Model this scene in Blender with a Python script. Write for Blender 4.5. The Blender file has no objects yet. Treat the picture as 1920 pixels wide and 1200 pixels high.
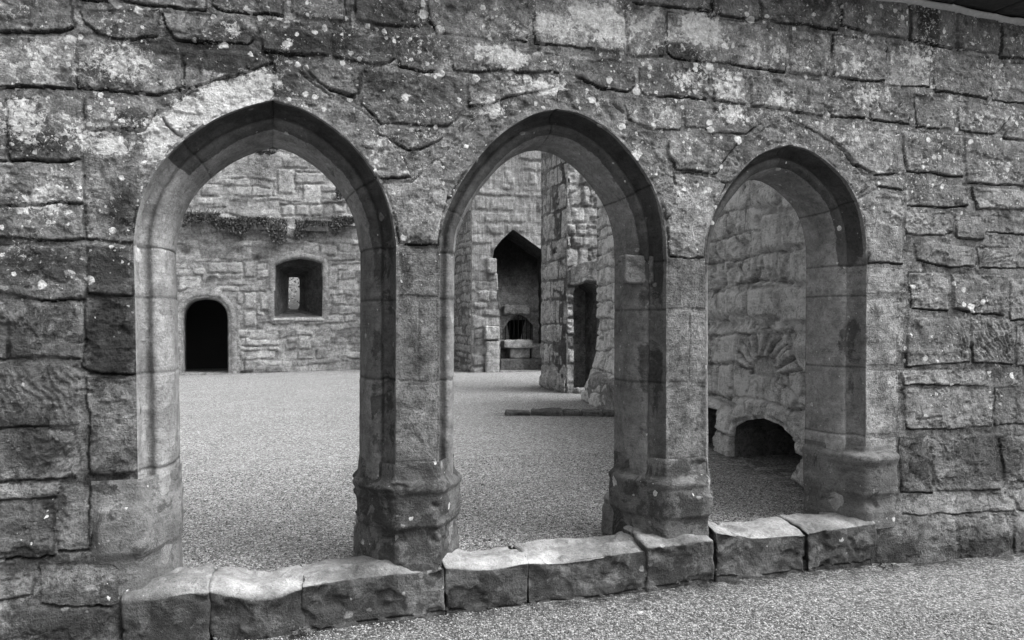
import bpy, math, random
import numpy as np

random.seed(7)
rng = np.random.default_rng(11)
scene = bpy.context.scene
COL = scene.collection
R = math.radians

# ------------------------------------------------------------------ camera
EYE = 1.65
FPX = 1400.0
CX, CY = 960.0, 608.0
WALL_ANG = R(17.9)
cam = bpy.data.cameras.new('camera')
cam.lens = FPX / 1920 * 36
cam.sensor_width = 36
cam.shift_y = 8 / 1920
cam.clip_end = 600
co = bpy.data.objects.new('camera', cam)
COL.objects.link(co)
co.location = (0, 0, EYE)
co.rotation_euler = (R(90), 0, 0)
scene.camera = co


class Frame:
    """vertical plane: origin on the ground, local x along it, local y away from the viewer"""
    def __init__(s, x, y, ang):
        s.o = np.array([x, y]); s.a = ang
        s.u = np.array([math.cos(ang), math.sin(ang)])
        s.n = np.array([-math.sin(ang), math.cos(ang)])

    def L(s, px, py, n=0.0):
        d = np.array([(px - CX) / FPX, 1.0])
        k = (s.o.dot(s.n) + n) / d.dot(s.n)
        p = d * k - s.o
        return (p.dot(s.u), EYE - (py - CY) / FPX * k)

    def poly(s, pts, n=0.0):
        return np.array([s.L(x, y, n) for x, y in pts])


# ------------------------------------------------------------------ noise
def _hash(ix, iy, iz, seed):
    h = (ix * 374761393 + iy * 668265263 + iz * 2147483647 + seed * 974711) & 0xffffffff
    h = ((h ^ (h >> 13)) * 1274126177) & 0xffffffff
    h = ((h ^ (h >> 16)) * 2246822519) & 0xffffffff
    return ((h ^ (h >> 15)) & 0xffffff) / float(0xffffff)


def vnoise(x, y, z, seed=0):
    xi = np.floor(x).astype(np.int64); yi = np.floor(y).astype(np.int64); zi = np.floor(z).astype(np.int64)
    fx = x - xi; fy = y - yi; fz = z - zi
    fx = fx * fx * (3 - 2 * fx); fy = fy * fy * (3 - 2 * fy); fz = fz * fz * (3 - 2 * fz)
    r = 0
    for dx in (0, 1):
        wx = fx if dx else 1 - fx
        for dy in (0, 1):
            wy = fy if dy else 1 - fy
            for dz in (0, 1):
                wz = fz if dz else 1 - fz
                r = r + wx * wy * wz * _hash(xi + dx, yi + dy, zi + dz, seed)
    return r * 2 - 1


def fbm(x, y, z=None, octs=4, seed=0, gain=0.5):
    if z is None: z = np.zeros_like(x)
    a = 1.0; s = 0; f = 1.0; t = 0
    for o in range(octs):
        s = s + a * vnoise(x * f + 17.3 * o, y * f - 9.1 * o, z * f + 3.7 * o, seed + o)
        t += a; a *= gain; f *= 2.03
    return s / t


def sstep(a, b, x):
    t = np.clip((x - a) / (b - a), 0, 1)
    return t * t * (3 - 2 * t)


# ------------------------------------------------------------------ polygons
def inside(poly, X, Y):
    r = np.zeros(X.shape, bool)
    n = len(poly)
    for i in range(n):
        x0, y0 = poly[i]; x1, y1 = poly[(i + 1) % n]
        if y0 == y1: continue
        c = ((y0 > Y) != (y1 > Y)) & (X < (x1 - x0) * (Y - y0) / (y1 - y0) + x0)
        r ^= c
    return r


def nearest(poly, X, Y, closed=True):
    best = np.full(X.shape, 1e9); bx = np.zeros(X.shape); by = np.zeros(X.shape)
    n = len(poly)
    for i in range(n if closed else n - 1):
        x0, y0 = poly[i]; x1, y1 = poly[(i + 1) % n]
        dx, dy = x1 - x0, y1 - y0
        l2 = dx * dx + dy * dy
        if l2 < 1e-12: continue
        t = np.clip(((X - x0) * dx + (Y - y0) * dy) / l2, 0, 1)
        qx = x0 + t * dx; qy = y0 + t * dy
        d = np.hypot(X - qx, Y - qy)
        m = d < best
        best = np.where(m, d, best); bx = np.where(m, qx, bx); by = np.where(m, qy, by)
    return best, bx, by


def smooth_pts(P, k=6):
    P = np.asarray(P, float); out = []
    n = len(P)
    for i in range(n - 1):
        p0 = P[max(i - 1, 0)]; p1 = P[i]; p2 = P[i + 1]; p3 = P[min(i + 2, n - 1)]
        for j in range(k):
            t = j / k
            out.append(0.5 * ((2 * p1) + (-p0 + p2) * t + (2 * p0 - 5 * p1 + 4 * p2 - p3) * t * t + (-p0 + 3 * p1 - 3 * p2 + p3) * t ** 3))
    out.append(P[-1])
    return np.array(out)


def resample(P, step):
    P = np.asarray(P, float)
    d = np.r_[0, np.cumsum(np.hypot(*(np.diff(P, axis=0).T[:2])))]
    n = max(2, int(round(d[-1] / step)) + 1)
    s = np.linspace(0, d[-1], n)
    return np.stack([np.interp(s, d, P[:, k]) for k in range(P.shape[1])], 1)


# ------------------------------------------------------------------ mesh building
def mk(name, V, F, mat, parent=None, attrs=None, smooth=True):
    V = np.asarray(V, np.float32)
    me = bpy.data.meshes.new(name)
    if isinstance(F, np.ndarray) and F.ndim == 2:
        k = F.shape[1]; nf = len(F)
        me.vertices.add(len(V)); me.vertices.foreach_set('co', V.ravel())
        me.loops.add(nf * k); me.loops.foreach_set('vertex_index', F.astype(np.int32).ravel())
        me.polygons.add(nf); me.polygons.foreach_set('loop_start', np.arange(0, nf * k, k, dtype=np.int32))
        me.update(calc_edges=True)
    else:
        me.from_pydata([tuple(map(float, v)) for v in V], [], [tuple(int(i) for i in f) for f in F])
    me.validate()
    if smooth: me.polygons.foreach_set('use_smooth', np.ones(len(me.polygons), bool))
    for k, v in (attrs or {}).items():
        a = me.attributes.new(k, 'FLOAT', 'POINT')
        a.data.foreach_set('value', np.broadcast_to(np.asarray(v, np.float32), (len(V),)).copy())
    me.materials.append(mat)
    o = bpy.data.objects.new(name, me)
    COL.objects.link(o)
    if parent is not None: o.parent = parent
    return o


def thing(name, label, cat, loc=(0, 0, 0), rot=0.0, group=None):
    o = bpy.data.objects.new(name, None)
    COL.objects.link(o)
    o.location = loc; o.rotation_euler = (0, 0, rot)
    o.empty_display_size = 0.2
    o['label'] = label; o['category'] = cat
    if group: o['group'] = group
    return o


def tag(o, label, cat, group=None):
    o['label'] = label; o['category'] = cat
    if group: o['group'] = group
    return o


class Acc:
    """collects pieces of quads into one mesh, with per vertex attributes"""
    def __init__(s): s.V = []; s.F = []; s.A = []; s.n = 0

    def add(s, V, F, tone=0.2, lichen=0.0, dark=0.0):
        V = np.asarray(V, float); m = len(V)
        s.V.append(V); s.F.append(np.asarray(F) + s.n); s.n += m
        s.A.append(np.stack([np.broadcast_to(np.asarray(q, float), (m,)) for q in (tone, lichen, dark)], 1))

    def build(s, name, mat, parent=None, smooth=True):
        A = np.concatenate(s.A)
        return mk(name, np.concatenate(s.V), np.concatenate(s.F), mat, parent, dict(tone=A[:, 0], lichen=A[:, 1], dark=A[:, 2]), smooth)


def grid_faces(nu, nv, flip=False):
    i = np.arange(nu - 1)[:, None] * nv + np.arange(nv - 1)[None, :]
    F = np.stack([i, i + nv, i + nv + 1, i + 1], -1).reshape(-1, 4)
    return F[:, ::-1] if flip else F


def panel(acc, t0, t1, z0, z1, cell, hfun, openings=(), thick=0.5, backcell=0.12, pin=False, back=True):
    """openings: list of dict(poly, depth, back poly)"""
    def sheet(cell, n0, front):
        nt = int((t1 - t0) / cell) + 1; nz = int((z1 - z0) / cell) + 1
        T, Z = np.meshgrid(np.linspace(t0, t1, nt), np.linspace(z0, z1, nz), indexing='ij')
        T = T.copy(); Z = Z.copy()
        ins_all = np.zeros(T.shape, bool); dmin = np.full(T.shape, 1e9)
        for op in openings:
            P = op['poly'] if front else op.get('bpoly', op['poly'])
            lo = P.min(0) - 0.25; hi = P.max(0) + 0.25
            m = (T > lo[0]) & (T < hi[0]) & (Z > lo[1]) & (Z < hi[1])
            ii = np.where(m)
            x = T[ii]; y = Z[ii]
            ins = inside(P, x, y)
            d, bx, by = nearest(P, x, y)
            near = ins & (d < cell * 1.6)
            tmp = ins_all[ii]; tmp |= ins; ins_all[ii] = tmp
            T[ii] = np.where(near, bx, x); Z[ii] = np.where(near, by, y)
            dd = dmin[ii]; dmin[ii] = np.minimum(dd, np.where(ins, 0, d))
        if front:
            h, tone, lich, dark = hfun(T, Z)
            if pin: h = h * sstep(0.0, 0.03, dmin)
            else: h = h * (0.35 + 0.65 * sstep(0, cell * 2, dmin))
            # thin rim at the panel border stays at 0
        else:
            h = np.zeros(T.shape); tone, lich, dark = 0.2 + h, h, h
        F = grid_faces(nt, nz, flip=not front)
        q = ins_all.ravel()[F].all(1)
        F = F[~q]
        V = np.stack([T.ravel(), (n0 - h).ravel(), Z.ravel()], 1)
        used = np.zeros(len(V), bool); used[F.ravel()] = True
        idx = np.cumsum(used) - 1
        acc.add(V[used], idx[F], tone.ravel()[used], lich.ravel()[used], dark.ravel()[used])
    sheet(cell, 0.0, True)
    if back: sheet(backcell, thick, False)
    # border strips
    B = np.array([[t0, z0], [t1, z0], [t1, z1], [t0, z1], [t0, z0]])
    B = resample(B, backcell)
    V = np.concatenate([np.c_[B[:, 0], np.full(len(B), 0.0), B[:, 1]], np.c_[B[:, 0], np.full(len(B), thick), B[:, 1]]])
    m = len(B); i = np.arange(m - 1)
    acc.add(V, np.stack([i, i + 1, i + 1 + m, i + m], 1), 0.2)
    for op in openings:
        if op.get('skirt', True):
            P = op['poly']; Q = op.get('bpoly', P); dp = op.get('depth', thick)
            C = np.concatenate([np.r_[P, P[:1]], np.r_[Q, Q[:1]]], 1)
            C = resample(C, max(cell, 0.02))
            k = max(3, int(dp / max(cell * 1.5, 0.03)))
            s = np.linspace(0, 1, k)
            TT = C[:, 0][:, None] * (1 - s) + C[:, 2][:, None] * s
            ZZ = C[:, 1][:, None] * (1 - s) + C[:, 3][:, None] * s
            NN = np.broadcast_to(s * dp, TT.shape).copy()
            rough = op.get('rough', 0.012)
            w = np.sin(np.pi * s)[None, :] ** 0.5
            TT = TT + rough * w * fbm(TT * 5, ZZ * 5, NN * 5, 3, 5)
            ZZ = ZZ + rough * w * fbm(TT * 5 + 9, ZZ * 5, NN * 5, 3, 6)
            V = np.stack([TT.ravel(), NN.ravel(), ZZ.ravel()], 1)
            tn = op.get('tone', 0.2) * (1 + 0.35 * vnoise(TT * 2.2, ZZ * 3.1, NN * 3, 9))
            acc.add(V, grid_faces(len(C), k), tn.ravel())


def rbox(hx, hy, hz, r, res):
    """rounded box, returns verts, normals-ish, quads"""
    ext = [hx, hy, hz]; V = []; F = []; off = 0
    for ax in range(3):
        a, b = (ax + 1) % 3, (ax + 2) % 3
        na = max(3, int(2 * ext[a] / res) + 1); nb = max(3, int(2 * ext[b] / res) + 1)
        for sg in (-1, 1):
            A, Bq = np.meshgrid(np.linspace(-ext[a], ext[a], na), np.linspace(-ext[b], ext[b], nb), indexing='ij')
            P = np.zeros((na * nb, 3)); P[:, a] = A.ravel(); P[:, b] = Bq.ravel(); P[:, ax] = sg * ext[ax]
            f = grid_faces(na, nb, flip=(sg < 0))
            V.append(P); F.append(f + off); off += len(P)
    V = np.concatenate(V); F = np.concatenate(F)
    key = np.round(V * 1e5).astype(np.int64)
    _, first, inv = np.unique(key, axis=0, return_index=True, return_inverse=True)
    inv = inv.ravel()
    V = V[first]; F = inv[F]
    inner = np.clip(V, -(np.array(ext) - r), np.array(ext) - r)
    d = V - inner
    l = np.linalg.norm(d, axis=1, keepdims=True); l[l == 0] = 1
    N = d / l
    return inner + N * r, N, F


def stone(acc, c, half, r=0.02, res=0.03, rough=0.012, tone=0.2, lichen=0.0, dark=0.0, seed=0, rotz=0.0, freq=6, top=None, tonefun=None, flat=None):
    V, N, F = rbox(*half, r, res)
    c = np.array(c, float)
    q = V + c
    V = V + N * (rough * fbm(q[:, 0] * freq, q[:, 1] * freq, q[:, 2] * freq, 4, 100 + seed))[:, None]
    V = V - N * (rough * .55 * sstep(.14, .22, fbm(q[:, 0] * freq * .8, q[:, 1] * freq * .8, q[:, 2] * freq, 4, 150 + seed)))[:, None]
    V = V + (rough * 0.8 * vnoise(q[:, 0] * 2.1, q[:, 1] * 2.1, q[:, 2] * 2.1, 200 + seed))[:, None] * N
    if rotz:
        cs, sn = math.cos(rotz), math.sin(rotz)
        V = np.stack([V[:, 0] * cs - V[:, 1] * sn, V[:, 0] * sn + V[:, 1] * cs, V[:, 2]], 1)
    V = V + c
    if top is not None: V = top(V)
    tn = tone if tonefun is None else tonefun(V, N)
    if callable(dark): dark = dark(V, N)
    acc.add(V, F, tn, lichen, dark)


# ------------------------------------------------------------------ materials
def nt(name):
    m = bpy.data.materials.new(name); m.use_nodes = True
    t = m.node_tree; t.nodes.clear()
    return m, t, t.nodes, t.links


class G:
    """tiny helper for node graphs"""
    def __init__(s, name):
        s.m, s.t, s.N, s.K = nt(name)
        s.out = s.N.new('ShaderNodeOutputMaterial'); s.b = s.N.new('ShaderNodeBsdfPrincipled')
        s.K.new(s.b.outputs[0], s.out.inputs[0])
        s.tc = s.N.new('ShaderNodeTexCoord').outputs['Object']

    def put(s, sock, v):
        if v is None: return
        if hasattr(v, 'is_output'): s.K.new(v, sock)
        else: sock.default_value = v

    def math(s, op, a, b=None, c=None, clamp=False):
        n = s.N.new('ShaderNodeMath'); n.operation = op; n.use_clamp = clamp
        for i, v in enumerate((a, b, c)): s.put(n.inputs[i], v)
        return n.outputs[0]

    def noise(s, scale, detail=4, rough=0.55, vec=None, dist=0.0):
        n = s.N.new('ShaderNodeTexNoise'); n.inputs['Scale'].default_value = scale
        n.inputs['Detail'].default_value = detail; n.inputs['Roughness'].default_value = rough
        n.inputs['Distortion'].default_value = dist
        s.K.new(vec or s.tc, n.inputs['Vector'])
        return n.outputs[0]

    def noisecol(s, scale, vec=None):
        n = s.N.new('ShaderNodeTexNoise'); n.inputs['Scale'].default_value = scale; n.inputs['Detail'].default_value = 3
        s.K.new(vec or s.tc, n.inputs['Vector'])
        return n.outputs[1]

    def voro(s, scale, vec=None, feature='F1', rnd=1.0):
        n = s.N.new('ShaderNodeTexVoronoi'); n.feature = feature; n.inputs['Scale'].default_value = scale
        n.inputs['Randomness'].default_value = rnd
        s.K.new(vec or s.tc, n.inputs['Vector'])
        return n.outputs['Distance'], n.outputs.get('Color')

    def attr(s, name):
        n = s.N.new('ShaderNodeAttribute'); n.attribute_name = name
        return n.outputs['Fac']

    def ramp(s, v, a, b, lo=0.0, hi=1.0):
        n = s.N.new('ShaderNodeMapRange'); n.interpolation_type = 'SMOOTHSTEP'
        for i, q in enumerate((v, a, b, lo, hi)): s.put(n.inputs[i], q)
        return n.outputs[0]

    def mixf(s, f, a, b):
        n = s.N.new('ShaderNodeMix'); n.data_type = 'FLOAT'
        s.put(n.inputs[0], f); s.put(n.inputs[2], a); s.put(n.inputs[3], b)
        return n.outputs[0]

    def vadd(s, a, b, scale):
        m = s.N.new('ShaderNodeVectorMath'); m.operation = 'SCALE'; s.K.new(b, m.inputs[0]); m.inputs['Scale'].default_value = scale
        n = s.N.new('ShaderNodeVectorMath'); n.operation = 'ADD'; s.K.new(a, n.inputs[0]); s.K.new(m.outputs[0], n.inputs[1])
        return n.outputs[0]

    def map(s, scale):
        n = s.N.new('ShaderNodeMapping'); n.inputs['Scale'].default_value = scale; s.K.new(s.tc, n.inputs[0])
        return n.outputs[0]

    def sep(s, col):
        n = s.N.new('ShaderNodeSeparateColor'); s.K.new(col, n.inputs[0]); return n.outputs

    def finish(s, grey, height=None, dist=0.01, strength=1.0, rough=0.92):
        c = s.N.new('ShaderNodeCombineColor')
        for i in range(3): s.K.new(grey, c.inputs[i])
        s.K.new(c.outputs[0], s.b.inputs['Base Color'])
        s.put(s.b.inputs['Roughness'], rough)
        s.b.inputs['Specular IOR Level'].default_value = 0.25
        if height is not None:
            bp = s.N.new('ShaderNodeBump'); bp.inputs['Distance'].default_value = dist; bp.inputs['Strength'].default_value = strength
            s.K.new(height, bp.inputs['Height']); s.K.new(bp.outputs[0], s.b.inputs['Normal'])
        return s.m


def stone_mat(name, lichen=True, var=0.5, big=2.2, streak=0.0, stain=0.55, gain=1.0, bumpd=0.012, pits=0.35, speck=0.5):
    g = G(name)
    tone = g.attr('tone'); la = g.attr('lichen'); da = g.attr('dark'); la0 = la
    def ex(n, a=.30, b=.70):
        m = g.N.new('ShaderNodeMapRange'); m.inputs[1].default_value = a; m.inputs[2].default_value = b
        g.K.new(n, m.inputs[0]); return m.outputs[0]
    n1 = ex(g.noise(big, 6, 0.6))
    n2 = ex(g.noise(14, 8, 0.7, dist=0.4))
    n3 = ex(g.noise(85, 5, 0.7))
    bed = ex(g.noise(1.0, 5, 0.6, vec=g.map((4, 4, 34))))
    k = g.math('MULTIPLY_ADD', n1, var * 1.3, 1 - var * .65)
    k2 = g.math('MULTIPLY_ADD', n2, var * 1.8, 1 - var * .9)
    n5 = ex(g.noise(5.5, 10, .74, dist=.5), .36, .64)
    base0 = g.math('MULTIPLY_ADD', n5, var * 2.2, 1 - var * 1.1)
    k3 = g.math('MULTIPLY_ADD', n3, speck * 1.8, 1 - speck * .9)
    k4 = g.math('MULTIPLY_ADD', bed, 0.24, 0.88)
    base = g.math('MULTIPLY', tone, gain)
    for q in (k, k2, k3, k4, base0): base = g.math('MULTIPLY', base, q)
    if streak > 0:
        st = g.noise(1.0, 5, 0.65, vec=g.map((16, 16, 1.1)))
        base = g.math('MULTIPLY', base, g.ramp(st, 0.35, 0.62, 1 - streak, 1.12))
    pp = g.ramp(g.noise(30, 7, 0.78), .54, .60)
    base = g.math('MULTIPLY', base, g.math('SUBTRACT', 1.0, g.math('MULTIPLY', pp, speck * 1.1)))
    # dark weather stains with ragged outlines
    ns = g.noise(5.5, 9, 0.72, dist=0.6)
    th = g.math('MULTIPLY_ADD', da, -0.34, 0.70)
    dm = g.ramp(ns, g.math('SUBTRACT', th, 0.03), g.math('ADD', th, 0.08))
    base = g.mixf(g.math('MULTIPLY', dm, stain + 0.25), base, g.math('MULTIPLY', base, 0.16))
    height = g.math('ADD', g.math('MULTIPLY', n2, 0.9), g.math('MULTIPLY', n3, 0.55))
    height = g.math('ADD', height, g.math('MULTIPLY', bed, 0.35))
    pd, _ = g.voro(70)
    pm = g.math('MULTIPLY', g.ramp(pd, 0.30, 0.12), g.ramp(g.noise(9, 3), 0.48, 0.6))
    height = g.math('SUBTRACT', height, g.math('MULTIPLY', pm, pits))
    base = g.math('MULTIPLY', base, g.math('SUBTRACT', 1.0, g.math('MULTIPLY', pm, 0.35)))
    if lichen:
        gc = g.ramp(g.noise(17, 9, .78), g.math('MULTIPLY_ADD', la0, -.28, .62), g.math('MULTIPLY_ADD', la0, -.28, .68))
        base = g.math('MULTIPLY', base, g.math('MULTIPLY_ADD', g.math('MULTIPLY', gc, g.ramp(la0, .03, .25)), .75, 1.0))
        clus = g.noise(3.2, 5, 0.6)
        la = g.math('MAXIMUM', g.math('MULTIPLY', la, g.ramp(clus, 0.36, 0.60, 0.35, 1.45)), g.math('SUBTRACT', la, 0.45))
        warp = g.vadd(g.tc, g.noisecol(16), 0.05)
        warp2 = g.vadd(g.tc, g.noisecol(50), 0.022)
        masks = None
        for sc, w, rad in ((9.5, warp, 0.40), (21, warp2, 0.42), (47, warp2, 0.30)):
            d, c = g.voro(sc, vec=w)
            sp = g.sep(c)
            on = g.ramp(g.math('SUBTRACT', g.math('MULTIPLY', la, .62), sp[0]), -0.02, 0.06)
            r = g.math('MULTIPLY_ADD', sp[1], rad * 0.75, rad * 0.42)
            m = g.math('MULTIPLY', on, g.ramp(g.math('SUBTRACT', r, d), 0.0, 0.07))
            masks = m if masks is None else g.math('MAXIMUM', masks, m)
        # crusty spread and solid sheets where the density is high
        cn = g.noise(34, 9, 0.8, dist=0.5)
        thc = g.math('MULTIPLY_ADD', la, -0.38, 0.70)
        m = g.ramp(cn, thc, g.math('ADD', thc, 0.06))
        masks = g.math('MAXIMUM', masks, g.math('MULTIPLY', m, g.ramp(la, 0.02, 0.2)))
        lc = g.math('MULTIPLY_ADD', ex(g.noise(110, 5, 0.7)), 0.42, 0.36)
        lc = g.math('MULTIPLY', lc, g.math('MULTIPLY_ADD', ex(g.noise(24, 5, 0.7)), .9, 0.55))
        base = g.mixf(g.math('MULTIPLY', masks, 0.92), base, lc)
        height = g.math('ADD', height, g.math('MULTIPLY', masks, 0.28))
    base = g.math('MINIMUM', base, 0.75)
    return g.finish(base, height, bumpd, 0.9)


def gravel_mat(name, scale, lo, hi):
    g = G(name)
    w = g.vadd(g.tc, g.noisecol(scale * 0.7), 0.3 / scale)
    d, c = g.voro(scale, vec=w)
    sp = g.sep(c)
    d2, c2 = g.voro(scale * 2.3, vec=w)
    s2 = g.sep(c2)
    v = g.mixf(g.math('POWER', sp[0], 1.5), lo, hi)
    v = g.math('MULTIPLY', v, g.math('MULTIPLY_ADD', s2[1], 0.5, 0.75))
    gap = g.ramp(d, 0.62, 0.38)
    v = g.math('MULTIPLY', v, g.math('MULTIPLY_ADD', gap, 0.45, 0.55))
    v = g.math('MULTIPLY', v, g.math('MULTIPLY_ADD', g.noise(1.3, 6, 0.62), 0.4, 0.8))
    v = g.math('MULTIPLY', v, g.math('MULTIPLY_ADD', g.noise(9, 4, 0.6), 0.5, 0.75))
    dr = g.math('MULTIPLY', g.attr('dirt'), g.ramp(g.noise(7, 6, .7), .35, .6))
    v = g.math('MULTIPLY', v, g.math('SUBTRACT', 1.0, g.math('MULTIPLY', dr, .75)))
    h = g.math('SUBTRACT', g.math('MULTIPLY', sp[2], 0.6), g.math('MULTIPLY', d, 1.3))
    return g.finish(v, h, 0.009, 0.9, rough=0.8)


def plain_mat(name, val, rough=0.8, metal=0.0, nscale=20, amt=0.4, bump=0.004):
    g = G(name)
    n = g.noise(nscale, 6, 0.65)
    v = g.math('MULTIPLY', val, g.math('MULTIPLY_ADD', n, amt * 2, 1 - amt))
    g.b.inputs['Metallic'].default_value = metal
    return g.finish(v, n, bump, 0.8, rough)


def leaf_mat(name, val):
    g = G(name)
    oi = g.N.new('ShaderNodeObjectInfo').outputs['Random']
    n = g.noise(9, 3)
    v = g.math('MULTIPLY', val, g.math('MULTIPLY_ADD', n, 1.6, 0.25))
    return g.finish(v, None, rough=0.6)


M_FRONT = stone_mat('lichened_ashlar', True, var=0.55, stain=0.6, speck=0.42, bumpd=0.012, gain=0.80)
M_MOULD = stone_mat('dressed_sandstone', True, var=0.30, stain=0.55, speck=0.25, bumpd=0.008, pits=0.2, gain=.80)
M_RUBBLE = stone_mat('weathered_rubble', False, var=0.40, stain=0.5, speck=0.4, bumpd=0.03, pits=0.3)
M_BREAST = stone_mat('streaked_render', False, var=0.3, streak=0.28, stain=0.4, speck=0.4, bumpd=0.03, pits=0.5)
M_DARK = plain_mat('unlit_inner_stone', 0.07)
M_IRON = plain_mat('rusted_iron', 0.03, 0.6, 0.6)
M_SLATE = plain_mat('mossy_slate', 0.035, 0.8, 0, 30, 0.8, 0.01)
M_LEAD = plain_mat('mortar_fillet', 0.42, 0.8, 0, 40, 0.4, 0.006)
M_LEAF = leaf_mat('wall_plant_leaf', 0.075)
M_GRASS = leaf_mat('dry_grass_blade', 0.16)
M_TREE = leaf_mat('tree_leaf', 0.16)
M_BARK = plain_mat('tree_bark', 0.12)
M_GRAVEL_OUT = gravel_mat('loose_gravel', 76, 0.065, 0.37)
M_GRAVEL_IN = gravel_mat('courtyard_gravel', 66, 0.12, 0.50)

# ------------------------------------------------------------------ FRONT ARCADE WALL
H0 = EYE * 0 + 4.216
FW = Frame(-math.sin(WALL_ANG) * H0, math.cos(WALL_ANG) * H0, WALL_ANG)

wall = thing('arcade_wall', 'weathered lichened stone wall pierced by three pointed arches, nearest the viewer', 'wall', (FW.o[0], FW.o[1], 0), WALL_ANG)

ARCH = [
    dict(left=[(250, 457), (257, 405), (274, 352), (305, 302), (348, 260), (402, 224), (460, 200), (512, 187)],
         right=[(512, 187), (568, 204), (620, 235), (667, 277), (706, 330), (731, 390), (743, 457)], zb=0.05, jl=262, jr=741,
         joints=[(345, 262), (250, 457), (512, 187), (705, 330), (743, 462), (250, 555), (255, 703), (262, 888), (742, 560), (741, 712)]),
    dict(left=[(825, 462), (829, 425), (843, 385), (868, 337), (906, 285), (950, 243), (1000, 214), (1045, 204)],
         right=[(1045, 204), (1096, 216), (1149, 250), (1194, 300), (1228, 358), (1246, 420), (1250, 487)], zb=0.05, jl=822, jr=1248,
         joints=[(845, 385), (825, 468), (1045, 204), (1215, 350), (1250, 487), (822, 560), (822, 716), (1248, 580), (1247, 718)]),
    dict(left=[(1322, 490), (1327, 440), (1343, 392), (1372, 343), (1410, 300), (1445, 280), (1482, 271)],
         right=[(1482, 271), (1521, 283), (1561, 312), (1594, 350), (1615, 398), (1624, 450), (1625, 497)], zb=0.05, jl=1324, jr=1622,
         joints=[(1322, 490), (1482, 271), (1605, 378), (1625, 497), (1625, 555), (1622, 688), (1620, 818)]),
]
for a in ARCH:
    l = FW.poly(smooth_pts(a['left'])); r = FW.poly(smooth_pts(a['right']))
    tl = FW.L(a['jl'], 800)[0]; tr = FW.L(a['jr'], 800)[0]
    zs = np.linspace(l[0][1], a['zb'], 12)
    Lj = np.array([[l[0][0] + (tl - l[0][0]) * k, z] for k, z in zip(np.linspace(0, 1, 12) ** 0.7, zs)])[::-1]
    zs = np.linspace(r[-1][1], a['zb'], 12)
    Rj = np.array([[r[-1][0] + (tr - r[-1][0]) * k, z] for k, z in zip(np.linspace(0, 1, 12) ** 0.7, zs)])
    full = np.concatenate([Lj[:-1], l, r[1:], Rj[1:]])
    a['apex'] = l[-1]
    na = len(Lj) - 1 + len(l)
    A = resample(full[:na], 0.012); B = resample(full[na - 1:], 0.012)
    a['path'] = np.concatenate([A, B[1:]])
    a['jz'] = FW.poly(a['joints'])

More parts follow.
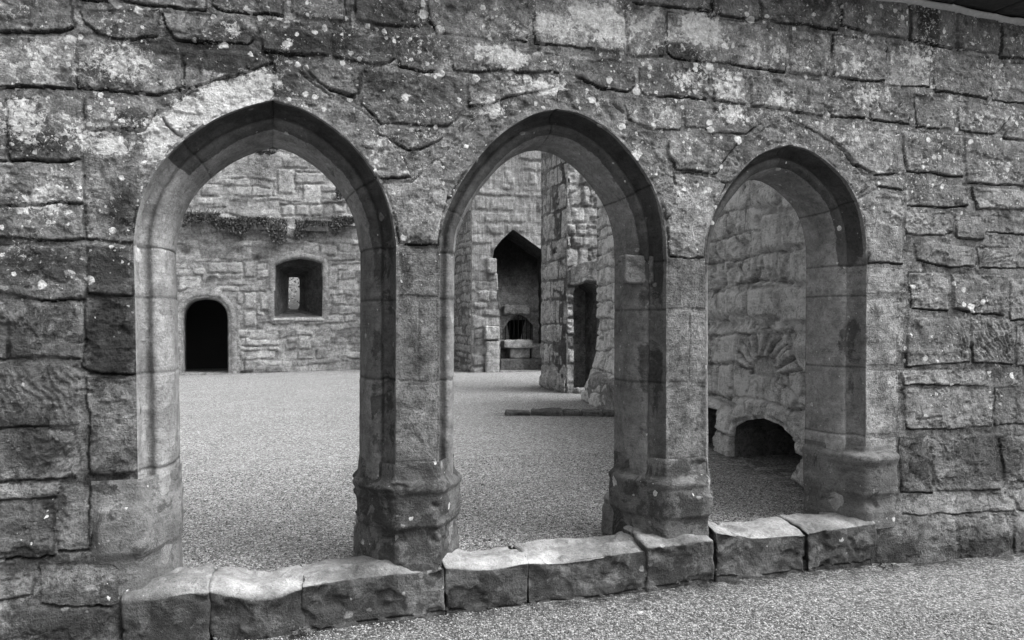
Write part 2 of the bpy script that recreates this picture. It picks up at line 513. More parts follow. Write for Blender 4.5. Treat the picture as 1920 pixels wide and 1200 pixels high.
# stones of the face, traced from their joints (points on the face of the wall)
BL = [
 [(-80,-40),(130,-40),(138,52),(115,62),(0,57),(-80,52)],
 [(150,18),(296,17),(294,66),(250,70),(185,65),(162,46)],
 [(303,20),(480,32),(483,58),(463,80),(400,77),(332,70),(312,50)],
 [(150,-80),(385,-80),(385,16),(230,0),(150,-6)],
 [(394,-80),(528,-80),(528,28),(480,25),(422,17),(400,9)],
 [(543,-80),(650,-80),(648,38),(585,33),(545,26)],
 [(664,-80),(792,-80),(788,48),(745,46),(690,42),(669,36)],
 [(803,-80),(993,-80),(990,76),(822,61),(806,40)],
 [(999,-80),(1165,-80),(1171,8),(1171,96),(1115,90),(1004,80)],
 [(1176,12),(1246,18),(1243,104),(1178,101)],
 [(1252,20),(1478,52),(1475,134),(1440,129),(1340,115),(1265,106),(1252,95)],
 [(1176,-80),(1332,-80),(1333,20),(1190,0)],
 [(1338,-80),(1423,-80),(1423,36),(1380,30),(1339,26)],
 [(1428,-80),(1572,-80),(1571,56),(1480,42),(1429,36)],
 [(1578,-80),(1699,-80),(1699,76),(1640,64),(1579,48)],
 [(1705,-80),(1788,-80),(1789,90),(1706,74)],
 [(1793,-80),(1870,-80),(1871,101),(1794,91)],
 [(1877,-80),(2090,-80),(2090,125),(1878,106)],
 [(-80,64),(140,71),(143,115),(138,163),(95,161),(0,164),(-80,164)],
 [(147,74),(330,82),(343,168),(300,175),(190,167),(147,162)],
 [(342,88),(480,97),(512,112),(440,138),(400,148),(350,170)],
 [(-80,172),(9,172),(12,300),(-80,300)],
 [(15,187),(150,182),(152,245),(153,298),(20,300)],
 [(158,187),(285,184),(290,200),(270,240),(175,243),(162,240)],
 [(511,118),(511,184),(460,197),(400,222),(345,259),(322,240),(300,215),(350,180),(440,147)],
 [(515,118),(565,135),(690,215),(738,270),(770,330),(712,333),(669,275),(622,233),(570,202),(515,185)],
 [(160,248),(268,245),(300,220),(340,262),(302,300),(270,350),(254,400),(248,453),(165,447),(158,300)],
 [(20,304),(154,304),(157,378),(60,384),(-80,380),(-80,304)],
 [(-80,386),(157,384),(158,446),(90,449),(0,443),(-80,443)],
 [(-80,459),(85,462),(156,456),(158,560),(100,565),(0,548),(-80,546)],
 [(164,459),(247,459),(250,552),(166,550)],
 [(162,557),(250,558),(257,702),(175,700),(158,690)],
 [(168,712),(260,707),(262,884),(205,890),(170,886)],
 [(172,905),(262,893),(262,930),(190,945),(172,1030)],
 [(188,955),(225,940),(262,936),(262,1030),(188,1036)],
 [(-80,560),(10,562),(12,670),(-80,672)],
 [(17,590),(60,570),(152,582),(153,672),(100,668),(20,668)],
 [(-80,680),(60,680),(120,684),(150,702),(147,795),(70,802),(-80,803)],
 [(-80,810),(90,805),(138,808),(152,860),(142,892),(110,898),(-80,903)],
 [(-80,908),(110,906),(105,935),(-80,938)],
 [(118,905),(168,905),(170,1030),(110,1032),(102,950)],
 [(-80,945),(96,948),(100,1040),(60,1045),(-80,1052)],
 [(-80,1060),(60,1060),(66,1110),(-80,1128)],
 [(72,1056),(285,1045),(280,1125),(150,1130),(85,1125)],
 [(-80,1138),(90,1134),(280,1132),(285,1260),(-80,1260)],
 [(486,50),(617,60),(615,103),(540,97),(493,91)],
 [(623,62),(740,66),(741,108),(715,116),(625,104)],
 [(749,66),(829,72),(825,130),(795,132),(751,121)],
 [(841,82),(1000,97),(1058,106),(1053,133),(970,133),(852,129)],
 [(1069,110),(1189,114),(1194,158),(1180,172),(1120,163),(1071,137)],
 [(1201,120),(1329,132),(1327,184),(1212,176),(1201,163)],
 [(1335,136),(1404,140),(1402,193),(1342,188)],
 [(1411,142),(1547,152),(1544,216),(1413,196)],
 [(571,120),(675,127),(674,170),(655,178),(620,163),(600,148)],
 [(682,130),(870,144),(871,200),(838,233),(715,228),(682,195)],
 [(881,152),(1000,152),(1042,160),(1000,170),(950,178),(910,198),(882,198)],
 [(704,244),(843,245),(818,262),(788,279),(762,277),(738,262)],
 [(1043,172),(1043,202),(1000,212),(948,240),(903,283),(865,333),(845,372),(815,330),(840,280),(880,235),(930,205),(1000,180)],
 [(1048,170),(1095,165),(1150,195),(1248,300),(1270,360),(1262,400),(1250,410),(1232,356),(1197,298),(1151,248),(1097,213),(1048,202)],
 [(1176,197),(1279,202),(1275,244),(1215,242),(1182,220)],
 [(1286,202),(1430,207),(1431,229),(1400,248),(1332,250),(1322,238),(1286,239)],
 [(1253,264),(1340,257),(1383,267),(1345,323),(1270,317),(1252,290)],
 [(770,340),(828,296),(842,372),(826,420),(822,458),(748,455),(735,390),(718,345)],
 [(1268,325),(1340,330),(1360,345),(1341,385),(1325,438),(1320,483),(1254,481),(1252,415),(1268,370)],
 [(1478,227),(1478,269),(1443,278),(1408,298),(1370,341),(1352,340),(1400,268),(1440,237)],
 [(1485,227),(1560,257),(1612,322),(1632,345),(1600,372),(1596,348),(1562,310),(1522,281),(1485,269)],
 [(1640,358),(1692,366),(1693,494),(1628,493),(1627,450),(1618,398),(1606,378)],
 [(1485,58),(1559,64),(1555,133),(1545,140),(1485,134)],
 [(1564,66),(1661,77),(1659,148),(1610,150),(1564,144)],
 [(1668,87),(1744,97),(1741,163),(1668,158)],
 [(1749,98),(1854,110),(1851,183),(1751,170)],
 [(1860,114),(2090,140),(2090,210),(1862,186)],
 [(1556,157),(1621,162),(1623,220),(1559,216)],
 [(1633,164),(1709,177),(1705,231),(1633,222)],
 [(1717,178),(1789,187),(1789,243),(1719,236)],
 [(1796,190),(1898,207),(1872,248),(1860,252),(1798,243)],
 [(1905,208),(2090,222),(2090,280),(1880,258)],
 [(1510,232),(1683,245),(1683,324),(1640,326),(1604,308),(1562,266)],
 [(1691,247),(1804,254),(1804,333),(1701,320)],
 [(1811,257),(2090,285),(2090,358),(1813,343)],
 [(1641,332),(1694,334),(1694,356),(1646,349)],
 [(1699,346),(1817,350),(1814,384),(1765,389),(1701,384)],
 [(1823,352),(2090,370),(2090,398),(1831,391)],
 [(1699,401),(1785,401),(1786,434),(1770,442),(1701,437)],
 [(1791,402),(1841,407),(1844,448),(1793,443)],
 [(1848,404),(2090,424),(2090,458),(1851,434)],
 [(1715,454),(1824,462),(1824,497),(1780,499),(1723,489)],
 [(1831,462),(2090,473),(2090,508),(1836,499)],
 [(1706,512),(1779,510),(1779,580),(1711,578)],
 [(1786,514),(1887,514),(1884,590),(1820,586),(1788,578)],
 [(1893,522),(2090,522),(2090,602),(1896,598)],
 [(1706,598),(1819,594),(1819,678),(1703,688)],
 [(1825,597),(1901,597),(1901,681),(1826,678)],
 [(1907,608),(2090,608),(2090,690),(1908,686)],
 [(1628,502),(1694,504),(1696,550),(1627,550)],
 [(1626,560),(1699,562),(1694,683),(1624,683)],
 [(1624,694),(1689,694),(1681,813),(1624,813)],
 [(1624,822),(1680,822),(1685,925),(1624,930)],
 [(1694,697),(1849,692),(1849,720),(1696,723)],
 [(1696,732),(1861,724),(1861,798),(1780,806),(1701,803)],
 [(1867,727),(2090,720),(2090,795),(1868,796)],
 [(1687,824),(1744,822),(1744,923),(1691,923)],
 [(1751,827),(1864,812),(1871,918),(1753,918)],
 [(1877,822),(2090,810),(2090,895),(1884,903)],
 [(1690,935),(1889,922),(1889,956),(1690,962)],
 [(1893,917),(2090,905),(2090,945),(1896,953)],
 [(1640,974),(1779,972),(1779,1060),(1640,1090)],
 [(1786,974),(1874,964),(1879,1060),(1789,1070)],
 [(1885,962),(2090,950),(2090,1060),(1888,1060)],
 [(745,473),(821,475),(820,554),(746,554)],
 [(744,564),(785,564),(785,713),(742,712)],
 [(788,564),(820,564),(820,712),(788,713)],
 [(742,720),(820,720),(820,860),(742,862)],
 [(1252,489),(1320,490),(1322,578),(1251,578)],
 [(1251,586),(1290,586),(1290,716),(1249,716)],
 [(1294,586),(1322,586),(1322,716),(1294,716)],
 [(1249,724),(1322,724),(1322,855),(1249,860)],
]
SMOOTH_FROM = len(BL) - 8     # the pier faces are dressed stone
TOOLED = {37: 60, 38: -50, 86: -25, 87: -25, 91: 70, 92: 60}
# crevices that follow no joint
CRACKS = [([(1605, 378), (1640, 355)], .006), ([(1560, 258), (1618, 325)], .012), ([(565, 133), (618, 175)], .012), ([(620, 165), (665, 180)], .02),
          ([(1150, 193), (1170, 212)], .012), ([(1600, 325), (1690, 330)], .006), ([(1770, 783), (1830, 785)], .0),
          ([(1722, 786), (1765, 782)], .012), ([(1330, 985), (1340, 1100)], .012)]
# lichen and stain densities: (px, py, rx, ry, amount)
LICH = [(70, 120, 120, 70, .55), (230, 120, 120, 60, .5), (60, 230, 130, 90, .55), (200, 260, 120, 60, .55), (60, 370, 110, 70, .5), (310, 150, 60, 60, .45),
        (318, 245, 48, 26, 1.6), (375, 212, 50, 28, 1.8), (435, 178, 50, 30, 1.8), (485, 155, 36, 28, 1.6), (290, 275, 40, 30, .9), (210, 275, 60, 30, .8), (450, 50, 40, 25, .5), (720, 180, 90, 45, .4), (730, 280, 70, 60, .42),
        (690, 25, 30, 30, .15), (900, 40, 90, 40, .5), (1020, 40, 110, 45, .75), (1130, 40, 90, 50, .8), (950, 110, 100, 30, .75), (1220, 50, 60, 50, .75),
        (1330, 55, 70, 35, .85), (1010, 160, 70, 25, .8), (900, 195, 70, 30, .6), (1290, 145, 60, 30, .5), (1360, 160, 90, 40, .6), (1250, 210, 90, 35, .5),
        (1370, 215, 90, 30, .55), (1460, 100, 120, 50, .5), (1600, 100, 110, 45, .65), (1720, 110, 70, 50, .55), (1460, 190, 100, 40, .5), (1650, 190, 90, 40, .55),
        (1800, 210, 90, 40, .42), (1580, 250, 100, 40, .4), (1740, 290, 110, 50, .3), (1300, 260, 80, 50, .32), (1100, 190, 80, 40, .45), (790, 350, 50, 60, .3),
        (1280, 400, 50, 70, .3), (180, 380, 70, 60, .3), (190, 570, 30, 40, .3), (200, 800, 40, 40, .12), (60, 500, 120, 40, .12), (80, 780, 100, 60, .15),
        (1780, 560, 110, 60, .2), (1760, 640, 80, 50, .25), (1760, 750, 90, 50, .2), (650, 80, 60, 30, .15), (60, 1000, 80, 60, .18), (200, 1090, 120, 40, .15),
        (1850, 100, 90, 50, .3), (1870, 700, 70, 50, .15), (820, 930, 40, 50, .25), (1660, 860, 40, 40, .1)]
DARKB = [(420, 105, 90, 30, 1.1), (330, 90, 70, 20, .7), (205, 640, 42, 70, .9), (205, 500, 45, 40, .5), (225, 390, 30, 60, .5), (240, 850, 50, 30, .35), (60, 490, 120, 50, .4),
         (80, 270, 70, 30, .45), (250, 225, 30, 20, .8), (190, 150, 60, 40, .4), (740, 60, 60, 50, .25), (720, 20, 70, 30, .3), (600, 80, 90, 40, .35), (60, 830, 80, 60, .5),
         (200, 900, 80, 20, .6), (240, 1045, 120, 20, .5), (60, 1050, 80, 30, .5), (160, 1140, 160, 50, .5), (1270, 95, 40, 15, .9), (1737, 45, 16, 45, 1.3), (1850, 860, 80, 60, .5),
         (1720, 870, 40, 60, .45), (1660, 1040, 40, 40, .6), (1830, 1020, 70, 20, .8), (1880, 660, 60, 60, .3), (700, 150, 60, 30, .35), (1500, 30, 80, 40, .25), (1600, 880, 60, 40, .3),
         (760, 520, 20, 60, .3), (700, 930, 60, 40, .4), (430, 60, 60, 25, .55), (60, 620, 120, 60, .3)]


def blobs(lst):
    out = []
    for px, py, rx, ry, a in lst:
        c = FW.L(px, py); e = FW.L(px + rx, py); f = FW.L(px, py + ry)
        out.append((c[0], c[1], abs(e[0] - c[0]), abs(f[1] - c[1]), a))
    return out


LB, DB = blobs(LICH), blobs(DARKB)


def field(bl, T, Z):
    r = np.zeros(T.shape)
    for t, z, rt, rz, a in bl:
        r = np.maximum(r, a * np.exp(-(((T - t) / rt) ** 2 + ((Z - z) / rz) ** 2) * 0.9))
    return r


POLY = [FW.poly(p) for p in BL]
CRK = [(FW.poly(p), d) for p, d in CRACKS]


def front_h(T, Z):
    W1 = T + 0.016 * fbm(T * 7, Z * 7, None, 3, 21) + 0.004 * vnoise(T * 38, Z * 38, T * 0, 23)
    W2 = Z + 0.015 * fbm(T * 7 + 40, Z * 7, None, 3, 22) + 0.004 * vnoise(T * 38 + 7, Z * 38, T * 0, 24)
    rough = fbm(T * 9, Z * 13, None, 5, 31, 0.6)
    h = -0.007 + 0.006 * rough
    tone = np.full(T.shape, 0.19) * (1 + 0.15 * rough)
    below = np.zeros(T.shape)
    for i, P in enumerate(POLY):
        rs = np.random.default_rng(i * 7 + 5)
        lo = P.min(0) - 0.06; hi = P.max(0) + 0.06
        it = np.where((T > lo[0]) & (T < hi[0]) & (Z > lo[1]) & (Z < hi[1]))
        if len(it[0]) == 0: continue
        x = W1[it]; y = W2[it]
        ins = inside(P, x, y)
        d, _, _ = nearest(P, x, y)
        sd = np.where(ins, d, -d)
        c = P.mean(0); hh = hi[1] - lo[1] - 0.12
        sm = i >= SMOOTH_FROM or 94 <= i <= 97
        off = rs.uniform(-0.004, 0.009) if not sm else rs.uniform(-0.002, 0.003)
        if i >= 11 and i <= 17: off = rs.uniform(0.008, 0.012)
        tilt = rs.uniform(0.001, 0.007) if not sm else 0.0
        tx = rs.uniform(-0.007, 0.007) if not sm else 0.0
        am = rs.uniform(0.007, 0.014) if not sm else 0.003
        rr = rs.uniform(0.005, 0.012) if not sm else 0.006
        if 11 <= i <= 17: am = 0.0025; rr = 0.008
        body = off + tilt * (c[1] - y) / max(hh, 0.1) * 2 + tx * (x - c[0]) / 0.4 + am * rough[it]
        if i in TOOLED:
            an = R(TOOLED[i]); q = (x * math.sin(an) + y * math.cos(an)) * 46 + 3.5 * fbm(x * 7, y * 7, None, 3, 77)
            body = body + 0.0045 * sstep(-.3, .3, fbm(x * 4, y * 4, None, 3, 78)) * np.sin(q * 2 * math.pi / 1.6) * sstep(0.0, 0.05, sd)
        prof = sstep(-0.004, rr, sd) ** 0.8
        hv = h[it]
        gap = 0.009 if not sm else 0.005
        gapv = gap * sstep(-.15, .4, fbm(x * 3 + i, y * 3, None, 3, 79)) if not sm else gap
        nb = np.where(sd > -0.004, (body + gapv) * prof - gapv, hv)
        if sm: hv = np.where(sd > -0.02, np.maximum(hv, -0.004), hv)
        h[it] = np.where(sd > -0.004, np.maximum(nb, np.where(hv > -0.008, hv, nb)), hv)
        tn = rs.uniform(0.12, 0.29)
        if c[0] > 3.5: tn = rs.uniform(0.17, 0.28)
        if 94 <= i <= 97: tn = 0.29
        elif sm: tn = rs.uniform(.14, .21)
        if 11 <= i <= 17: tn = rs.uniform(0.15, 0.2)
        if i in (4, 5, 6, 45, 46, 47): tn *= 0.8
        if i in (29, 30, 31, 40, 41, 42, 43, 44): tn *= 0.8
        tone[it] = np.where(sd > 0, tn, tone[it])
        # dirt and black growth gathered in the joint
        jn = sstep(-.05, .35, fbm(x * 5 + i, y * 5, None, 3, 83)); low = sstep(.45, .15, (y - lo[1] - .06) / max(hh, .1)); jn = np.maximum(jn, low * sstep(-.4, .0, fbm(x * 4, y * 4 + i, None, 2, 84)))
        jm = (sd > -.010) & (sd < .0035) if not sm else (sd > -.005) & (sd < .002)
        tone[it] = np.where(jm, np.minimum(tone[it], .05 + .25 * (1 - jn)) if not sm else tone[it] * .6, tone[it])
        # the shadowed crevice beneath the stone
        up = y + 0.0095
        ib = inside(P, x, up) & ~ins
        bm = below[it]; bm[ib] = max(0.0, 0.4 + 0.6 * rs.random()) * (0 if sm else 1); below[it] = np.maximum(below[it], bm)
    h = np.where((below > 0) & (h < 0.004), h - 0.034 * below * sstep(-0.30, 0.25, fbm(T * 4, Z * 9, None, 3, 88)), h)
    for P, dep in CRK:
        if dep <= 0: continue
        lo = P.min(0) - 0.05; hi = P.max(0) + 0.05
        it = np.where((T > lo[0]) & (T < hi[0]) & (Z > lo[1]) & (Z < hi[1]))
        d, _, _ = nearest(P, W1[it], W2[it], closed=False)
        h[it] -= dep * 1.6 * (1 - sstep(0.0, 0.014, d))
    dres = 1 - .92 * (Z < 2.08) * (((T > .66) & (T < .95)) | ((T > 2.35) & (T < 2.72)) | ((T > 3.9) & (T < 4.24)))
    h = h - dres * .009 * sstep(.16, .27, fbm(T * 5, Z * 8, None, 5, 91, .6)) - dres * .006 * sstep(.22, .30, fbm(T * 14, Z * 19, None, 4, 92, .6))
    # whole face sways a little and the foot swells out
    h = h + 0.012 * vnoise(T * 0.7, Z * 0.9, T * 0, 41) * sstep(0.4, 1.2, Z)
    h = h + 0.05 * (1 - sstep(0.10, 0.62, Z)) * sstep(4.1, 4.5, T) + 0.07 * (1 - sstep(0.15, 0.6, Z)) * (1 - sstep(-.78, -0.66, T)) + 0.02 * (1 - sstep(0.1, 0.5, Z))
    lich = np.maximum(field(LB, T, Z), .30 * sstep(1.9, 2.5, Z - .12 * T + .3)) ; dark = field(DB, T, Z) * 1.3 + .34
    return h, tone, lich, dark


acc = Acc()
ops = []
PROF = np.array([(0, 0), (.001, .04), (.004, .08), (.012, .118), (.028, .140), (.044, .142), (.054, .130), (.064, .116), (.078, .112), (.094, .120), (.111, .142), (.126, .174), (.138, .212), (.146, .25), (.150, .29), (.150, .44)])
W_MAX = .150
THICK = 0.44


def normals(path):
    d = np.gradient(path, axis=0)
    d /= np.linalg.norm(d, axis=1, keepdims=True)
    # path goes up the left jamb, over and down the right: the opening is to its right
    n = np.stack([d[:, 1], -d[:, 0]], 1)
    return n


for a in ARCH:
    P = a['path']; n = normals(P)
    k = np.argmax(P[:, 1])
    inner = P + n * W_MAX
    # mitre at the apex
    for i in range(len(P)):
        if (i < k and inner[i, 0] > P[k, 0]) or (i > k and inner[i, 0] < P[k, 0]): inner[i, 0] = P[k, 0]
    a['inner'] = inner; a['n'] = n; a['k'] = k
    ops.append(dict(poly=P[::2], bpoly=inner[::4], skirt=False))
panel(acc, -2.7, 6.0, -0.3, 3.965, 0.0062, front_h, ops, THICK, 0.06, pin=True)
face = acc.build('masonry', M_FRONT, wall)

for ai, a in enumerate(ARCH):
    P, n, k = a['path'], a['n'], a['k']
    pr = smooth_pts(PROF, 3)
    pr = np.unique(np.round(np.concatenate([resample(pr[:-4], 0.008), np.array([(.15, .32), (.15, .36), (.15, .40), (.15, .44)])]), 5), axis=0) if False else np.concatenate([resample(smooth_pts(PROF[:-1], 4), 0.008), np.array([(.15, .33), (.15, .37), (.15, .41), (.15, .44)])])
    m = len(pr); L = len(P)
    s = np.r_[0, np.cumsum(np.linalg.norm(np.diff(P, axis=0), axis=1))]
    jd = np.full(L, 1e9); seg = np.zeros(L, int)
    for q in a['jz']:
        j = np.argmin(np.hypot(P[:, 0] - q[0], P[:, 1] - q[1]))
        jd = np.minimum(jd, np.abs(s - s[j])); seg += (np.arange(L) > j)
    T = P[:, 0][:, None] + n[:, 0][:, None] * pr[:, 0][None, :]
    Z = P[:, 1][:, None] + n[:, 1][:, None] * pr[:, 0][None, :]
    # keep both halves on their own side of the apex plane
    tk = P[k, 0]
    idx = np.arange(L)[:, None]
    T = np.where((idx < k) & (T > tk), tk, T); T = np.where((idx > k) & (T < tk), tk, T)
    N = np.broadcast_to(pr[:, 1][None, :], T.shape).copy()
    dp = np.gradient(pr, axis=0); dp /= np.linalg.norm(dp, axis=1, keepdims=True)
    # surface normal in (w, n): pointing to the open side
    nw, nn = dp[:, 1], -dp[:, 0]
    segn = np.array([np.random.default_rng(ai * 31 + q + 3).uniform(-1, 1) for q in range(40)])
    disp = 0.0045 * fbm(T * 7, Z * 7, N * 9, 4, 51) + 0.0016 * fbm(T * 40, Z * 40, N * 40, 2, 52) + 0.003 * segn[seg][:, None]
    disp = disp - 0.006 * (1 - sstep(0.0, 0.014, jd))[:, None]
    # worn lower jambs
    disp = disp - 0.008 * (np.clip(fbm(T * 3, Z * 4, N * 3, 3, 57), 0, 1) * sstep(1.6, 0.9, Z))
    fade = sstep(0.0, 0.03, np.r_[0, np.cumsum(np.hypot(*np.diff(pr, axis=0).T))])[None, :]
    disp = disp * fade
    T = T + n[:, 0][:, None] * nw[None, :] * disp; Z = Z + n[:, 1][:, None] * nw[None, :] * disp; N = N + nn[None, :] * disp
    V = np.stack([T.ravel(), N.ravel(), Z.ravel()], 1)
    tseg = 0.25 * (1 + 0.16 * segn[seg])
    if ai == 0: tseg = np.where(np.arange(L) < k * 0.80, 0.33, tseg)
    tseg = np.where(np.arange(L) > k, tseg * ((.58, .64, 1.15)[ai] + (1.0 - (.58, .64, 1.15)[ai]) * sstep(2.05, 2.45, P[:, 1])), tseg)  # right reveals of two arches toned down: shade painted in, with dark patina
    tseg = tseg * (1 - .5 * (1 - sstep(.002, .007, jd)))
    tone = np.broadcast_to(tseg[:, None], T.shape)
    # shade of the hollow painted into the colour, mixed with ragged black crust
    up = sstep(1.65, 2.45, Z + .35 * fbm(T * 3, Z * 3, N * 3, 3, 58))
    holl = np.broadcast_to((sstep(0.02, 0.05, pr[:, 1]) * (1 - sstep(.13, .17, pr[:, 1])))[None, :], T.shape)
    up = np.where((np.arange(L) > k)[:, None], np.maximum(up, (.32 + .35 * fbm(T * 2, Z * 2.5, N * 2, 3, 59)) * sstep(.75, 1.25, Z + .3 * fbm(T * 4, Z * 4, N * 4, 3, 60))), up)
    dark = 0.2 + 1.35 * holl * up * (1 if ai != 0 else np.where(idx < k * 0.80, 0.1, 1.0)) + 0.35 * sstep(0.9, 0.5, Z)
    lich = 0.06 + 0.25 * up * (1 - sstep(0, 0.02, pr[:, 1]))[None, :]
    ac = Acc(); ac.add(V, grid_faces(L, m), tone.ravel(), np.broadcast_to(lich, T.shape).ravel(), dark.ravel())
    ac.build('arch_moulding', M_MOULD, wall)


# ---------------------------------------------------------------- bases of piers and jambs
def loft(plan, wts, prof, closed, zjit=0.004, tone=0.17, seed=0, dark=0.35, lichen=0.1, name='pier_base', par=wall, cap=True, mat=None):
    """plan: (t, n) points running round the pier; prof: (offset, z) from top to foot"""
    prof = [(o * (.78 if o > 0 else 1), z) for o, z in prof]
    Q = np.c_[np.array(plan, float), np.array(wts, float)]
    if closed: Q = np.r_[Q, Q[:1]]
    Q = resample(Q, 0.014)
    if closed: Q = Q[:-1]
    m = len(Q)
    if closed:
        d = np.roll(Q[:, :2], -1, 0) - np.roll(Q[:, :2], 1, 0)
    else: d = np.gradient(Q[:, :2], axis=0)
    d /= np.linalg.norm(d, axis=1, keepdims=True)
    # soften corner normals
    nrm = np.stack([d[:, 1], -d[:, 0]], 1)
    for _ in range(1):
        if closed: nrm = (np.roll(nrm, 1, 0) + nrm * 2 + np.roll(nrm, -1, 0)) / 4
        else:
            e = nrm.copy(); e[1:-1] = (nrm[:-2] + 2 * nrm[1:-1] + nrm[2:]) / 4; nrm = e
    pr = resample(np.array(prof, float), 0.009)
    X = Q[:, 0][:, None] + nrm[:, 0][:, None] * pr[:, 0][None, :] * Q[:, 2][:, None]
    Y = Q[:, 1][:, None] + nrm[:, 1][:, None] * pr[:, 0][None, :] * Q[:, 2][:, None]
    Zz = np.broadcast_to(pr[:, 1][None, :], X.shape).copy()
    dd = 0.009 * fbm(X * 8, Y * 8, Zz * 9, 5, 300 + seed, .6) + 0.005 * vnoise(X * 2.5, Y * 2.5, Zz * 3, 310 + seed)
    dd = dd * .8 - .020 * sstep(.20, .27, fbm(X * 5, Y * 5, Zz * 5, 4, 330 + seed)) + .0025 * fbm(X * 45, Y * 45, Zz * 45, 2, 340 + seed)
    ed = sstep(0, 0.05, pr[0, 1] - Zz)
    X = X + nrm[:, 0][:, None] * dd * ed; Y = Y + nrm[:, 1][:, None] * dd * ed
    Zz = Zz + zjit * 2 * vnoise(X * 4, Y * 4, Zz * 2, 320 + seed)
    V = np.stack([X.ravel(), Y.ravel(), Zz.ravel()], 1)
    k = len(pr)
    F = grid_faces(m, k, flip=False)
    if closed:
        i = np.arange(k - 1); a0 = (m - 1) * k + i
        F = np.concatenate([F, np.stack([a0, i, i + 1, a0 + 1], 1)])
    a = Acc(); a.add(V, F, tone * (1 + 0.5 * fbm(X * 3, Y * 3, Zz * 5, 4, 5 + seed)).ravel(), lichen, dark)
    return a.build(name, mat or M_MOULD, par)


def pier_plan(tl, tr):
    return [(tl, -0.002), (tr, -0.002), (tr + .15, .25), (tr + .15, .44), (tl - .15, .44), (tl - .15, .25)]


tA0, tA1 = FW.L(741, 800)[0], FW.L(822, 800)[0]
tB0, tB1 = FW.L(1248, 800)[0], FW.L(1324, 800)[0]
one = [1] * 6
# profile: neck, bold roll, die, undercut, footing
loft(pier_plan(tA0, tA1), one, [(.000, .86), (.006, .85), (.007, .82), (.009, .79), (.016, .765), (.052, .735), (.068, .715), (.064, .695), (.052, .68), (.056, .62), (.052, .56), (.048, .50), (.024, .475), (.018, .44), (.035, .40), (.045, .34), (.05, .25)], True, seed=1, name='pier_base', tone=.15, dark=.7, lichen=.06)
loft(pier_plan(tB0, tB1), one, [(.000, .79), (.006, .78), (.007, .75), (.010, .70), (.016, .675), (.050, .655), (.064, .638), (.060, .615), (.050, .60), (.056, .54), (.050, .47), (.045, .425), (.020, .40), (.015, .36), (.02, .32), (.03, .22)], True, seed=2, name='pier_base', tone=.15, dark=.65, lichen=.05)
tl = FW.L(262, 900)[0]; tr = FW.L(1622, 850)[0]
loft([(tl - .22, 0), (tl - .18, 0), (tl, -0.004), (tl + .15, .25), (tl + .15, .44)], [0, .8, 1, .5, .3],
     [(.002, .86), (.006, .85), (.008, .80), (.020, .75), (.050, .72), (.056, .69), (.062, .64), (.060, .55), (.050, .50), (.02, .46), (.015, .42), (.03, .36), (.05, .20)], False, seed=3, name='jamb_base', tone=.20, dark=.4, lichen=.06)
loft([(tr - .15, .44), (tr - .15, .25), (tr, -0.004), (tr + .17, 0), (tr + .235, 0), (tr + .25, .05)], [.3, .4, 1, 1, .8, -.4],
     [(.002, .79), (.006, .78), (.008, .755), (.035, .745), (.085, .73), (.098, .71), (.090, .685), (.066, .655), (.060, .60), (.055, .52), (.050, .46), (.020, .42), (.015, .38), (.04, .33), (.05, .22)], False, seed=4, name='jamb_base', tone=.16, dark=.4, lichen=.05)
# responds on the courtyard side
for (t, z, sd) in ((tA0 - .05, .25, 6), (tB0 - .07, .25, 7), (tA1 + .02, .25, 8)):
    ring = [(t + .115 * math.cos(q), .50 + .115 * math.sin(q)) for q in np.linspace(0, 2 * math.pi, 17)[:-1]]
    loft(ring[::1], [1] * 16, [(-.1149, .475), (-.06, .474), (-.02, .47), (.0, .455), (.006, .435), (-.004, .41), (.012, .39), (.02, .36), (.02, .30), (.03, .22)], True, seed=sd, name='rear_base', tone=.2, dark=.3)

# ---------------------------------------------------------------- sill stones along the foot
def px_t(px, n=-0.07): return FW.L(px, 1000, n)[0]


def nn2_(V): return fbm(V[:, 0] * 4, V[:, 1] * 7, V[:, 2] * 4, 4, 67)


